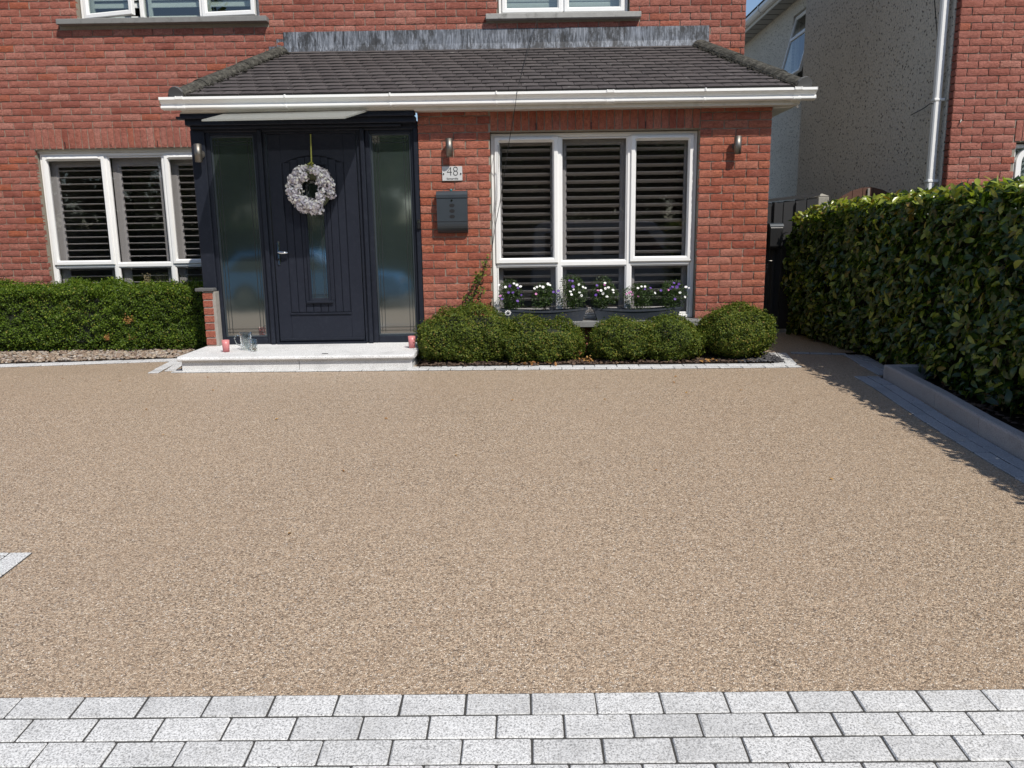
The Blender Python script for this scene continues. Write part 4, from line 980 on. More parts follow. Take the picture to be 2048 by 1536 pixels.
post1 = tag(obj('concrete_post', MB().cbox(3.565, 3.70, 9.32, 9.45, 0, 1.60, .012).add([(3.565, 9.32, 1.60), (3.70, 9.32, 1.60), (3.70, 9.45, 1.60), (3.565, 9.45, 1.60), (3.632, 9.385, 1.635)], [(0, 1, 4), (1, 2, 4), (2, 3, 4), (3, 0, 4)]), M['concrete']), 'weathered concrete fence post standing between the dark gate and the laurel hedge', 'post')
ag = thing('arched_gate', 'red-brown wooden gate with arched top showing above the laurel hedge', 'gate', (4.15, 9.3, 0))
x = 3.72; i = 0
while x < 4.60:
    xm = x+.06; z = 1.46+.235*(1-((xm-4.14)/.46)**2)
    zl = 1.46+.235*(1-((x-4.14)/.46)**2); zr = 1.46+.235*(1-((x+.114-4.14)/.46)**2)
    b = MB().box(x, x+.114, 9.30, 9.322, .06, .06); b.v = [(vx, vy, (.06 if j < 4 else (zl if vx < xm else zr))) for j, (vx, vy, vz) in enumerate(b.v)]
    part('board', b, M['wood_red'], ag); x += .12
part('frame_post', MB().cbox(4.125, 4.15, 9.275, 9.30, .06, 1.68, .003), M['concrete'], ag)
part('arch_rail', MB().extr([(3.70, 1.44), (3.92, 1.58), (4.14, 1.64), (4.36, 1.58), (4.58, 1.44), (4.58, 1.36), (4.36, 1.50), (4.14, 1.56), (3.92, 1.50), (3.70, 1.36)], 9.323, 9.36, axis='y'), M['wood_red'], ag, recalc=True)
fence = thing('boundary_fence', 'dark boarded fence running back behind the concrete post', 'fence', (3.62, 10.5, 0))
for i in range(22):
    y = 9.46+i*.16; part('board', MB().cbox(3.62, 3.64, y, y+.153, .05, 1.56, .003), M['fence_black'], fence)

# ================================================================== PLANTS
def sphere_pts(n, c, r, seed, zmin=.02, pw=2.4, lumps=.05, depth=.06):
    d = RNG.normal(0, 1, (n, 3)); d /= np.linalg.norm(d, axis=1)[:, None]
    r = np.array(r); k = (np.abs(d[:, 0])**pw+np.abs(d[:, 1])**pw+np.abs(d[:, 2])**pw)**(-1/pw)
    S = d*k[:, None]; Nn = np.sign(S)*np.abs(S)**(pw-1)/r; Nn /= np.linalg.norm(Nn, axis=1)[:, None]
    P = S*r+np.array(c); P += Nn*(lump(P, lumps, 11, seed)+lump(P, lumps*.45, 34, seed+1))[:, None]
    P -= Nn*np.abs(RNG.exponential(depth*.4, n))[:, None]
    m = P[:, 2] > zmin+RNG.uniform(0, .04, n); return P[m], Nn[m]
def core_mb(c, r, pw=2.4, s=.76):
    mb = MB(); n, m = 20, 12; vs = []
    for j in range(m+1):
        ph = math.pi*j/m-math.pi/2
        for i in range(n):
            a = 2*math.pi*i/n; d = np.array((math.cos(ph)*math.cos(a), math.cos(ph)*math.sin(a), math.sin(ph)))
            k_ = (abs(d)**pw).sum()**(-1/pw); vs.append(tuple(max(-99, q) for q in (np.array(c)+d*k_*np.array(r)*s)))
    mb.add(vs, [(j*n+i, j*n+(i+1) % n, (j+1)*n+(i+1) % n, (j+1)*n+i) for j in range(m) for i in range(n)]); return mb
def bush(label, c, r, n, seed, name='box_ball', grp='rounded box bushes in front of the bay window', mat='ball_leaf', pw=2.6, lumps=.042, cat='bush'):
    t = thing(name, label, cat, (c[0], c[1], 0), grp)
    P, Nn = sphere_pts(n, c, r, seed, pw=pw, lumps=lumps)
    r0 = RNG.random(len(P)); patch = lump(P, .28, 9, seed+5); r0 = np.clip(r0*.8+.1+patch*.3, 0, 1)
    cloud('foliage', P, Nn+np.array([0, 0, .35]), .0175, .012, M[mat], .7, 'fold', parent=t, rndv=r0)
    # shoots standing proud
    P2, N2 = sphere_pts(n//24, c, (r[0]*1.03, r[1]*1.03, r[2]*1.05), seed, pw=pw, lumps=lumps, depth=.0)
    cloud('shoots', P2+N2*RNG.uniform(0, .022, len(P2))[:, None], N2, .018, .010, M[mat], .9, 'fold', parent=t)
    part('dark_core', core_mb(c, r, pw), M['core'], t)
    return t
bush('large rounded box bush beside the right end of the granite step', (-.46, 7.36, .225), (.50, .34, .275), 36000, 11)
bush('rounded box bush below the left flower trough, joined to the larger one by the step', (.22, 7.30, .18), (.40, .34, .212), 30000, 12)
bush('low box bush below the gap between the two flower troughs', (.99, 7.31, .185), (.285, .32, .225), 21000, 13)
bush('low box bush below the right flower trough', (1.42, 7.31, .175), (.29, .32, .205), 21000, 14)
bush('round box ball alone at the corner of the house by the side path', (2.09, 7.27, .245), (.345, .33, .265), 28000, 15, pw=2.2, lumps=.025)
# the clipped hedge under the ground floor window
ht = thing('box_hedge', 'long low clipped box hedge under the left window', 'hedge', (-5, 8.45, 0))
HX0, HX1, HY0, HY1, HZ = -7.7, -3.30, 8.20, 8.95, .71
def box_pts(n, x0, x1, y0, y1, z1, seed, faces, lumps=.03, depth=.03, z0=.04):
    A = {'f': (x1-x0)*(z1-z0), 't': (x1-x0)*(y1-y0), 'r': (y1-y0)*(z1-z0), 'l': (y1-y0)*(z1-z0)}; tot = sum(A[f] for f in faces); Ps, Ns = [], []
    for f in faces:
        k_ = int(n*A[f]/tot); u, v = RNG.random(k_), RNG.random(k_)
        if f == 'f': P = np.stack([x0+(x1-x0)*u, np.full(k_, y0), z0+(z1-z0)*v], 1); Nn = (0, -1, 0)
        if f == 't': P = np.stack([x0+(x1-x0)*u, y0+(y1-y0)*v, np.full(k_, z1)], 1); Nn = (0, 0, 1)
        if f == 'r': P = np.stack([np.full(k_, x1), y0+(y1-y0)*u, z0+(z1-z0)*v], 1); Nn = (1, 0, 0)
        if f == 'l': P = np.stack([np.full(k_, x0), y0+(y1-y0)*u, z0+(z1-z0)*v], 1); Nn = (-1, 0, 0)
        Nn = np.tile(np.array(Nn, float), (k_, 1))
        # round the top edges
        P += Nn*(lump(P, lumps, 7, seed)+lump(P, lumps*.5, 25, seed+1))[:, None]; P -= Nn*RNG.exponential(depth, k_)[:, None]
        Ps.append(P); Ns.append(Nn)
    P, Nn = np.concatenate(Ps), np.concatenate(Ns)
    R_ = .10                                 # round the shoulders
    for ax, lo, hi in ((1, y0, y1), (0, x0, x1)):
        for sgn, e in ((-1, lo), (1, hi)):
            ex = (P[:, ax]-(e-sgn*R_))*sgn; ez = P[:, 2]-(z1-R_); m = (ex > 0) & (ez > 0); L_ = np.sqrt(ex**2+ez**2); m2 = m & (L_ > R_)
            f_ = np.where(m2, R_/np.maximum(L_, 1e-6), 1); P[:, ax] = np.where(m2, e-sgn*R_+sgn*ex*f_, P[:, ax]); P[:, 2] = np.where(m2, z1-R_+ez*f_, P[:, 2])
            Nn[m2, ax] = sgn*ex[m2]/L_[m2]; Nn[m2, 2] = ez[m2]/L_[m2]
    return P, Nn
P, Nn = box_pts(105000, HX0, HX1, HY0, HY1, HZ, 21, 'ftr', lumps=.042, depth=.028)
under = np.maximum(0, .16-P[:, 2]); P[:, 1] += under*.5*(Nn[:, 1] < -.5)
rv = np.clip(RNG.random(len(P))*.75+.08+lump(P, .22, 6, 3)*.35, 0, 1)
cloud('foliage', P, Nn+np.array([0, 0, .3]), .019, .013, M['box_leaf'], .75, 'fold', parent=ht, rndv=rv)
P2, N2 = box_pts(7000, HX0, HX1, HY0-.01, HY1, HZ+.015, 21, 'ft', lumps=.042, depth=.004); P2 += N2*RNG.uniform(0, .022, len(P2))[:, None]
cloud('shoots', P2, N2, .021, .012, M['box_leaf'], .9, 'fold', parent=ht)
part('dark_core', MB().cbox(HX0+.05, HX1-.07, HY0+.08, HY1-.05, .06, HZ-.07, .06), M['core'], ht)
bp = []
for (px, py, s_) in ((257, 640, .05), (215, 676, .035), (263, 676, .03)):
    c_ = at(px, py, HY0-.01); bp.append(RNG.normal(0, 1, (70, 3))*np.array([s_*.5, .012, s_*.5])+np.array(c_))
bp = np.concatenate(bp); cloud('brown_patch', bp, np.tile([0, -1., .2], (len(bp), 1)), .018, .011, M['dead_leaf'], .7, 'fold', parent=ht)['kind'] = 'stuff'
# dry weedy sprigs growing up through the hedge
wp = thing('dry_weed', 'dry seeded sprigs standing up out of the clipped hedge', 'plant', tuple(at(305, 560, 8.6)))
sm = MB(); tips = []
for i in range(14):
    b0 = at(random.uniform(275, 325), 562, 8.6); tp = b0+Vector((random.uniform(-.07, .07), random.uniform(-.04, .04), random.uniform(.04, .10))); b0.z -= .08
    sm.tube([b0, (b0+tp)/2+Vector((random.uniform(-.01, .01), 0, 0)), tp], .0018, 4)
    for k_ in range(10): q = b0.lerp(tp, random.uniform(.5, 1.05)); tips.append((q.x+random.uniform(-.02, .02), q.y+random.uniform(-.02, .02), q.z+random.uniform(-.01, .015)))
M['straw'] = plain('dry_stem', (.22, .18, .10), .9)
part('stem', sm, M['straw'], wp); cloud('seed_heads', np.array(tips), np.tile([0, -1., .5], (len(tips), 1)), .010, .008, M['straw'], .9, 'quad', parent=wp)
# twiggy climber at the window's left jamb
cl = thing('climber', 'thin leafy shrub climbing the brick beside the bay window', 'plant', (-.35, 7.55, .45))
sm = MB(); lp = []
for pts in ([(930, 612), (945, 590), (956, 570), (966, 550), (972, 530), (976, 512)], [(945, 595), (958, 583), (968, 572)], [(935, 612), (930, 600), (934, 590)], [(956, 570), (950, 556), (958, 548)]):
    P3 = [at(x, y, 7.56+random.uniform(-.03, .03)) for x, y in pts]; sm.tube(P3, [.006-.004*i/len(P3) for i in range(len(P3))], 5)
    for a, b in zip(P3[:-1], P3[1:]):
        for k_ in range(16): q = a.lerp(b, random.random()); lp.append((q.x+random.gauss(0, .022), q.y+random.gauss(0, .02)-.01, q.z+random.gauss(0, .02)))
part('stem', sm, M['bark'], cl); cloud('foliage', np.array(lp), np.tile([0, -1., .5], (len(lp), 1)), .03, .015, M['ball_leaf'], .7, 'long', parent=cl)
# ---- the laurel hedge
lh = thing('laurel_hedge', 'tall dense laurel hedge with big glossy leaves, shading the right border', 'hedge', (3.8, 5, 0))
LX, LY0, LY1 = 3.22, -1.2, 9.15
def ltop(Y): return np.interp(Y, [-2, 3, 5.2, 8.2, 8.9, 9.3], [1.40, 1.40, 1.43, 1.42, 1.33, 1.22])
def laurel_pts(n, depth, base_seed, front_only=False):
    Ps, Ns = [], []
    hF = 1.45; wt = 1.0; nf = int(n*.60); ntp = 0 if front_only else int(n*.33); ne = 0 if front_only else n-nf-ntp
    y = LY0+(LY1-LY0)*RNG.random(nf)**1.0; zt = ltop(y); z = .03+(zt-.03)*RNG.random(nf); g_ = np.array([Zg(v) for v in y])
    x = LX+np.maximum(0, .30-z)*.25-.05*np.sin(z*2.2); P = np.stack([x, y, z+np.where(z < .4, g_*(1-z/.4), 0)], 1); Ps.append(P); Ns.append(np.tile([-1., 0, .25], (nf, 1)))
    if ntp:
        y = LY0+(LY1-LY0)*RNG.random(ntp); P = np.stack([LX+RNG.random(ntp)*1.0, y, ltop(y)], 1); Ps.append(P); Ns.append(np.tile([0, 0, 1.], (ntp, 1)))
    if ne:
        x = LX+RNG.random(ne)*1.0; z = .03+1.27*RNG.random(ne); Ps.append(np.stack([x, np.full(ne, LY1), z], 1)); Ns.append(np.tile([0, 1., 0.2], (ne, 1)))
    P, Nn = np.concatenate(Ps), np.concatenate(Ns)
    P += Nn*(lump(P, .035, 3.2, base_seed)+lump(P, .035, 11, base_seed+1))[:, None]; P -= Nn*RNG.exponential(depth, len(P))[:, None]
    ex = LX+.12-P[:, 0]; ez = P[:, 2]-(ltop(P[:, 1])-.12); m = (ex > 0) & (ez > 0); L_ = np.sqrt(ex**2+ez**2); m &= L_ > .13; f_ = np.where(m, .13/np.maximum(L_, 1e-6), 1)
    P[:, 0] = np.where(m, LX+.12-ex*f_, P[:, 0]); P[:, 2] = np.where(m, ltop(P[:, 1])-.12+ez*f_, P[:, 2]); return P, Nn
P, Nn = laurel_pts(36000, .045, 41)
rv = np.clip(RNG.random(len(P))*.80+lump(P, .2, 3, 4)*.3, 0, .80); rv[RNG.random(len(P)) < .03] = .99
# yellow-green crest shoots below are coloured brighter to look sunlit
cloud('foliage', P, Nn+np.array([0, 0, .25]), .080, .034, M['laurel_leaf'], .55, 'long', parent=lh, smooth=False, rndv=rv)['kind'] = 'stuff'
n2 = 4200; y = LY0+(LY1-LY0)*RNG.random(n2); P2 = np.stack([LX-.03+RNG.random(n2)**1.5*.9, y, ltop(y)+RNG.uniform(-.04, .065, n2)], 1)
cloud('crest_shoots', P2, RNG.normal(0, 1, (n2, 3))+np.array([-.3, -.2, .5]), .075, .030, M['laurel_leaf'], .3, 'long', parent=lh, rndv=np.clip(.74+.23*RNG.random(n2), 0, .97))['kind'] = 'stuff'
LM = []
for i in range(8):
    r_ = random.Random(i); L_, W_ = r_.uniform(.085, .115), r_.uniform(.034, .045); dr = r_.uniform(-.02, .01); tw = r_.uniform(-.2, .2)
    tv = []; fs = []
    for j, (u, w) in enumerate(((-.5, .02), (-.3, .34), (-.05, .5), (.2, .42), (.38, .2), (.5, .01))):
        zc = .012*math.cos(u*3)+dr*(u+.5)**2
        for sgn in (-1, 0, 1): tv.append((u*L_, sgn*w*W_, zc+abs(sgn)*w*.010+sgn*tw*.01))
    for j in range(5): fs += [(3*j, 3*j+3, 3*j+4, 3*j+1), (3*j+1, 3*j+4, 3*j+5, 3*j+2)]
    LM.append(mesh_from('leaf', MB().add(tv, fs), M['laurel_leaf'], True))
P, Nn = laurel_pts(900, .0, 41, True); P = P[(P[:, 1] > 4.1) & (P[:, 1] < 7.4)][:300]
for p in P:
    o = link('leaf', random.choice(LM)); d = Vector((-1, random.gauss(0, .4), random.gauss(.35, .35))).normalized(); ax = Vector((random.gauss(-.2, .3), random.gauss(0, 1), random.gauss(-.35, .6)))
    ax = (ax-d*ax.dot(d)).normalized(); R_ = Matrix((ax, d.cross(ax), d)).transposed().to_4x4()
    o.parent = lh; o.matrix_parent_inverse = Matrix.Translation(lh.location).inverted(); o.matrix_basis = Matrix.Translation(Vector(p)+Vector((-.035, 0, 0))) @ R_
cm = MB(); ys = np.linspace(LY0, LY1-.14, 14); vs = []
for y in ys: t_ = float(ltop(y))-.14; vs += [(LX+.16, y, Zg(y)-.02), (LX+.12, y, t_), (LX+1.0, y, t_), (LX+1.0, y, Zg(y)-.02)]
cm.add(vs, [(4*i+a, 4*i+4+a, 4*i+4+b, 4*i+b) for i in range(13) for a, b in ((0, 1), (1, 2), (2, 3))]+[(0, 1, 2, 3), (55, 54, 53, 52)]); part('dark_core', cm, M['core'], lh)

# ================================================================== FLOWER TROUGHS
def trough(px0, px1, label):
    a, b = at(px0, 617, 7.52).x, at(px1, 617, 7.52).x; t = thing('flower_trough', label, 'planter', ((a+b)/2, 7.6, .352), 'troughs on the window sill')
    n = 14; zt, zb = .478, .352; mb = MB(); vs = []
    def row(z, ins, bow): 
        out = []
        for i in range(n+1):
            u = i/n; x = a+ins+(b-a-2*ins)*u; out.append((x, 7.555-bow*math.sin(math.pi*u)*1.0, z-.022*math.sin(math.pi*u)*(1 if z > .4 else 0)))
        for i in range(n, -1, -1):
            u = i/n; x = a+ins+(b-a-2*ins)*u; out.append((x, 7.70-ins*.3, z-.022*math.sin(math.pi*u)*(1 if z > .4 else 0)))
        return out
    rows = [row(zb, .05, .0), row(zt-.018, .014, .022), row(zt-.018, -.004, .03), row(zt, -.004, .03), row(zt, .010, .016), row(zt-.03, .016, .012)]
    k_ = len(rows[0])
    for r_ in rows: vs += r_
    mb.add(vs, [(j*k_+i, j*k_+(i+1) % k_, (j+1)*k_+(i+1) % k_, (j+1)*k_+i) for j in range(5) for i in range(k_)]+[tuple(range(k_-1, -1, -1))])
    part('trough_body', mb, M['planter'], t, recalc=True)
    sm = MB(); r_ = [(x, y, z+.004) for x, y, z in rows[5]]; sm.add(r_, [tuple(range(k_))]); part('potting_soil', sm, M['soil'], t); return t
trough(1000, 1176, 'left dark trough of daisies on the bay window sill'); trough(1186, 1366, 'right dark trough of daisies on the bay window sill')
def petal_mesh(name, mat, n, R, w, cup):
    mb = MB()
    for i in range(n):
        a = 2*math.pi*i/n; c, s = math.cos(a), math.sin(a); t = Vector((c, s, 0)); u = Vector((-s, c, 0))
        mb.add([t*.15*R, t*.6*R+u*w*R+Vector((0, 0, cup*R*.5)), t*R+Vector((0, 0, cup*R)), t*.6*R-u*w*R+Vector((0, 0, cup*R*.5))], [(0, 1, 2, 3)])
    mb.add([(0.24*R*math.cos(k_*1.047), .24*R*math.sin(k_*1.047), .04*R) for k_ in range(6)], [(0, 1, 2, 3, 4, 5)], 1)
    return mesh_from(name, mb, [mat, M['eye']])
M['eye'] = plain('flower_eye', (.12, .10, .12), .7)
M['white_petal'] = plain('white_petal', (.82, .82, .80), .6); M['purple_petal'] = plain('purple_petal', (.11, .035, .30), .6); M['pink_petal'] = plain('pink_petal', (.55, .18, .42), .6)
FM = {'w': petal_mesh('white_flower', M['white_petal'], 10, .019, .25, .1), 'p': petal_mesh('purple_flower', M['purple_petal'], 9, .020, .28, .15), 'k': petal_mesh('pink_flower', M['pink_petal'], 9, .016, .28, .2)}
plants = [((1022, 590), 30, 34, [('w', 998, 570), ('w', 1011, 574), ('w', 1028, 567), ('w', 1034, 570), ('p', 1020, 572), ('p', 1017, 585), ('p', 1037, 576), ('p', 1026, 585), ('p', 1043, 590), ('p', 1035, 602), ('k', 1001, 592), ('w', 1041, 573), ('p', 1004, 598)], 'bushy daisy plant with mostly purple flowers at the left end of the left trough'),
          ((1088, 592), 26, 28, [('w', 1074, 574), ('w', 1080, 572), ('w', 1086, 574), ('w', 1096, 568), ('w', 1100, 570), ('k', 1072, 588), ('p', 1107, 584), ('p', 1113, 587), ('p', 1117, 582), ('w', 1069, 577)], 'daisy plant with white flowers on top in the middle of the left trough'),
          ((1145, 584), 30, 38, [('p', 1139, 561), ('p', 1145, 562), ('p', 1146, 573), ('w', 1141, 583), ('w', 1147, 579), ('w', 1143, 589), ('w', 1159, 585), ('w', 1166, 574), ('w', 1171, 576), ('w', 1163, 591), ('w', 1158, 569)], 'tall daisy plant with white and purple flowers at the right end of the left trough'),
          ((1207, 588), 28, 34, [('p', 1194, 571), ('k', 1196, 581), ('w', 1202, 581), ('w', 1206, 587), ('w', 1211, 577), ('w', 1210, 566), ('w', 1227, 585), ('w', 1226, 580), ('w', 1214, 593), ('p', 1192, 590), ('w', 1217, 575), ('k', 1209, 570)], 'daisy plant with small white flowers at the left end of the right trough'),
          ((1278, 592), 36, 30, [('k', 1258, 586), ('k', 1265, 589), ('k', 1277, 593), ('k', 1253, 588), ('w', 1276, 576), ('w', 1283, 573), ('p', 1290, 578), ('w', 1310, 586), ('p', 1301, 576), ('w', 1290, 573), ('k', 1262, 584)], 'spreading daisy plant with pink flowers in the middle of the right trough'),
          ((1342, 590), 30, 34, [('p', 1322, 581), ('p', 1342, 577), ('p', 1345, 574), ('p', 1354, 574), ('w', 1360, 585), ('w', 1370, 594), ('w', 1372, 574), ('w', 1378, 576), ('p', 1350, 598), ('p', 1348, 566), ('p', 1358, 568), ('k', 1337, 580)], 'daisy plant with dark purple flowers at the right end of the right trough')]
for (c, wx, wz, fl, lab) in plants:
    cc = at(c[0], c[1], 7.60); t = thing('daisy_plant', lab, 'flowers', (cc.x, cc.y, .47), 'daisy plants in the window troughs')
    rx, rz = wx/200*.98, wz/200*.95
    n = 1900; d = RNG.normal(0, 1, (n, 3)); d /= np.linalg.norm(d, axis=1)[:, None]; rad = RNG.random(n)**.35
    P = d*rad[:, None]*np.array([rx, .085, rz])+np.array(cc)+np.array([0, -.02, 0]); P += lump(P, .018, 30, int(c[0]))[:, None]*d; P = P[P[:, 2] > .455]
    cloud('foliage', P, RNG.normal(0, 1, (len(P), 3))+np.array([0, -.4, .5]), .024, .006, M['plant_leaf'], .5, 'fold', parent=t)
    sm = MB()
    for k_ in range(14):
        q = Vector((cc.x+random.uniform(-.6, .6)*rx, 7.60+random.uniform(-.05, .04), cc.z+random.uniform(-.2, .9)*rz)); sm.tube([(cc.x+random.uniform(-.03, .03), 7.61, .455), q.lerp(Vector((cc.x, 7.6, .46)), .5)+Vector((0, 0, .02)), q], .0018, 4)
    part('stem', sm, M['plant_leaf'], t)
    for kd, fx_, fy_ in fl:
        nm = {'w': 'white_flower', 'p': 'purple_flower', 'k': 'pink_flower'}[kd]
        o = link(nm, FM[kd]); p = at(fx_, fy_, 7.60-.10+random.uniform(-.012, .02)); d = Vector((random.gauss(0, .3), -1, random.gauss(.75, .3))).normalized()
        o.parent = t; o.matrix_parent_inverse = Matrix.Translation(t.location).inverted(); o.matrix_basis = Matrix.Translation(p) @ d.to_track_quat('Z', 'Y').to_matrix().to_4x4() @ Matrix.Scale(random.uniform(.6, .92), 4)
# fallen blossom on the bush, dead leaves
db = MB()
for k_ in range(9): a = k_*.7; db.add([(math.cos(a)*.012, math.sin(a)*.012, 0), (math.cos(a)*.03, math.sin(a)*.03, .01), (math.cos(a+.5)*.028, math.sin(a+.5)*.028, .016)], [(0, 1, 2)])
o = tag(obj('blossom', db, M['white_petal']), 'single pale blossom lying on top of the box bush by the window', 'flower'); o.location = at(1016, 627, 7.12); o.rotation_euler = (.9, 0, 0)
dl = RNG.normal(0, 1, (26, 3))*np.array([.10, .03, .006])+np.array(at(1058, 729, 6.99))
dl2 = RNG.normal(0, 1, (18, 3))*np.array([.07, .04, .006])+np.array(at(1408, 722, 7.02)); dl3 = RNG.normal(0, 1, (22, 3))*np.array([.05, .02, .03])+np.array(at(1168, 722, 7.05))
dd = np.concatenate([dl, dl2, dl3]); dd[:, 2] = np.abs(dd[:, 2]-.02)+.022; tag(cloud('dead_leaves', dd, np.tile([0, -.3, 1.], (len(dd), 1)), .035, .018, M['dead_leaf'], .5, 'long'), kind='stuff')

sl_ = np.array([(x, y, Zg(y)+.006) for x, y in [(random.uniform(-4.5, 2.4), 6.7-abs(random.gauss(0, 1.6))) for _ in range(34)]])
tag(cloud('fallen_leaf_bits', sl_, np.tile([0, -.1, 1.], (len(sl_), 1)), .022, .012, M['dead_leaf'], .2, 'long'), kind='stuff')
# ================================================================== THINGS ON THE WALL
def lamp(px, py0, py1, yw, label):
    a, b = at(px[0], py0, yw-.083), at(px[1], py1, yw-.083); t = thing('wall_lamp', label, 'lamp', ((a.x+b.x)/2, yw, (a.z+b.z)/2), 'steel up and down wall lamps')
    cx = (a.x+b.x)/2; z0, z1 = b.z, a.z; mb = MB(); mb.lathe([(.023, z0+.01), (.029, z0), (.034, z0), (.034, z1), (.029, z1), (.023, z1-.012), (0, z1-.012)], (cx, yw-.083, 0), 28); mb.lathe([(0, z0+.01), (.022, z0+.01)], (cx, yw-.083, 0), 28)
    part('lamp_tube', mb, M['steel'], t, smooth=False)
    for p_ in t.children[-1].data.polygons: p_.use_smooth = abs(p_.normal.z) < .3
    zc = (z0+z1)/2-.005
    part('lamp_arm', MB().tube([(cx, yw-.055, zc), (cx, yw-.012, zc)], .014, 14), M['steel'], t)
    part('wall_plate', MB().tube([(cx+.0, yw-.016, zc), (cx+.0, yw-.006, zc)], .036, 24), M['steel'], t)
lamp((898, 899), 277, 313, YB, 'steel tube wall lamp above the house number sign')
lamp((1475, 1476), 272, 308, YB, 'steel tube wall lamp on the brick pier right of the bay window')
lamp((396, 397), 288, 324, YB+.006, 'steel tube wall lamp on the navy post left of the door')
# number sign
sg = thing('house_number_sign', 'frosted acrylic sign reading 48 below the wall lamp', 'sign', (-.595, 7.63, 1.78))
s0, s1 = at(884, 333, YB-.02), at(925, 361, YB-.02)
part('sign_plate', MB().cbox(s0.x, s1.x, YB-.024, YB-.018, s1.z, s0.z, .001), M['plaque'], sg)
for x in (s0.x+.014, s1.x-.014): part('sign_screw', MB().tube([(x, YB-.007, 1.775), (x, YB-.030, 1.775)], .007, 14), M['chrome'], sg)
def text(body, size, loc, parent, name='lettering', off=0.0, mat='ink', sx=1):
    cu = bpy.data.curves.new('t', 'FONT'); cu.body = body; cu.size = size; cu.align_x = 'CENTER'; cu.align_y = 'CENTER'; cu.extrude = .0006; cu.offset = off
    ob = bpy.data.objects.new('t', cu); COL.objects.link(ob); bpy.context.view_layer.update()
    me = bpy.data.meshes.new_from_object(ob.evaluated_get(bpy.context.evaluated_depsgraph_get())); bpy.data.objects.remove(ob)
    me.materials.clear(); me.materials.append(M[mat]); me.transform(Matrix.Diagonal((sx, 1, 1, 1))); me.transform(Matrix.Rotation(math.pi/2, 4, 'X')); me.transform(Matrix.Translation(loc)); o = link(name, me); childof(o, parent); return o
cx = (s0.x+s1.x)/2
text('48', .125, (cx+.003, YB-.0255, (s0.z+s1.z)/2+.016), sg, off=-.0028, sx=.92)
text('Somerville', .026, (cx, YB-.0255, s1.z+.018), sg)
# letter box
mbx = thing('letter_box', 'anthracite wall letter box with three oval slots under the number sign', 'letter box', (-.6, 7.6, 1.4))
a, b = at(873, 383, YB-.05), at(937, 468, YB-.05); x0, x1 = a.x, b.x; z1, z0 = a.z, b.z+.01; D = .105
pr = [(YB-.006, z0+.0), (YB-.006, z1), (YB-.055, z1), (YB-.075, z1-.02), (YB-D+.005, z1-.06)]
pr2 = [(YB-D, z1-.075)]+[(YB-.006-(D-.006)*math.cos(t)**.9, z0+.105-.105*math.sin(t)) for t in np.linspace(0, math.pi/2*.98, 9)]+[(YB-.006, z0)]
part('box_body', MB().extr([(YB-.006, z1-.066)]+[(YB-D, z1-.066)]+pr2[1:], x0+.003, x1-.003), M['anthracite'], mbx, recalc=True)
part('lid', MB().extr([(YB-.004, z1-.064), (YB-.004, z1), (YB-.070, z1+.002), (YB-D+.012, z1-.012), (YB-D-.006, z1-.035), (YB-D-.006, z1-.064)], x0, x1), M['anthracite'], mbx, recalc=True)
cx = (x0+x1)/2; yf = YB-D-.001
part('lock', MB().tube([(cx, yf+.002, z1-.085), (cx, yf-.006, z1-.085)], .009, 16), M['chrome'], mbx)
for k_ in range(3):
    zc = z1-.135-k_*.052; q = MB(); q.tube([(cx, yf+.001, zc), (cx, yf-.0004, zc)], .017, 20); q.v = [(cx+(v[0]-cx)*1.55, v[1], v[2]) for v in q.v]; part('slot', q, M['ink'], mbx)
q = MB(); q.box(x0+.004, x1-.004, yf-.0012, yf+.002, z0+.108, z0+.111); part('seam', q, M['ink'], mbx)
kn = MB().lathe([(0, .0), (.012, .002), (.014, .012), (.008, .022), (0, .024)], (cx-.01, YB-.03, z1+.001), 12); tag(obj('plastic_clip', kn, plain('teal_plastic', (.03, .16, .17), .5)), 'small teal clip on top of the letter box', 'clip')
# door bell
p = at(838, 448, YB-.012); bell = thing('door_bell', 'small black door bell on the right post of the door frame', 'door bell', tuple(p))
part('bell_body', MB().cbox(p.x-.017, p.x+.017, YB-.028, YB+.002, p.z-.045, p.z+.045, .006), M['black'], bell); part('bell_button', MB().tube([(p.x, YB-.030, p.z+.02), (p.x, YB-.026, p.z+.02)], .010, 14), M['chrome'], bell)
# cable from the upper window over the gutter down to the bay window
cb = MB(); cb.tube([at(1078, 28, YM-.03), at(1072, 48, YM-.12), at(1045, 140, 8.0), at(1034, 184, 7.39), at(1030, 215, 7.36), at(1018, 285, 7.52), at(1007, 360, 7.60), at(999, 410, 7.63), at(990, 455, 7.64), at(984, 500, 7.64)], .0032, 6)
cb.tube([at(996, 290, 7.70), at(997, 330, 7.69), at(994, 400, 7.68), at(987, 460, 7.66), at(984, 500, 7.645)], .002, 5); tag(obj('hanging_cable', cb, M['cable']), 'thin black cable hanging from upper window past gutter to bay window', 'cable')
cb = MB(); cb.tube([(2.45, 7.62, 2.33), (2.60, 7.60, 2.335), (2.66, 7.56, 2.36)], .003, 5); cb.tube([(2.645, 7.56, 2.335), (2.66, 7.555, 2.325)], .010, 8); tag(obj('eaves_cable', cb, M['upvc']), 'short white cable end under the right eave of the bay roof', 'cable')
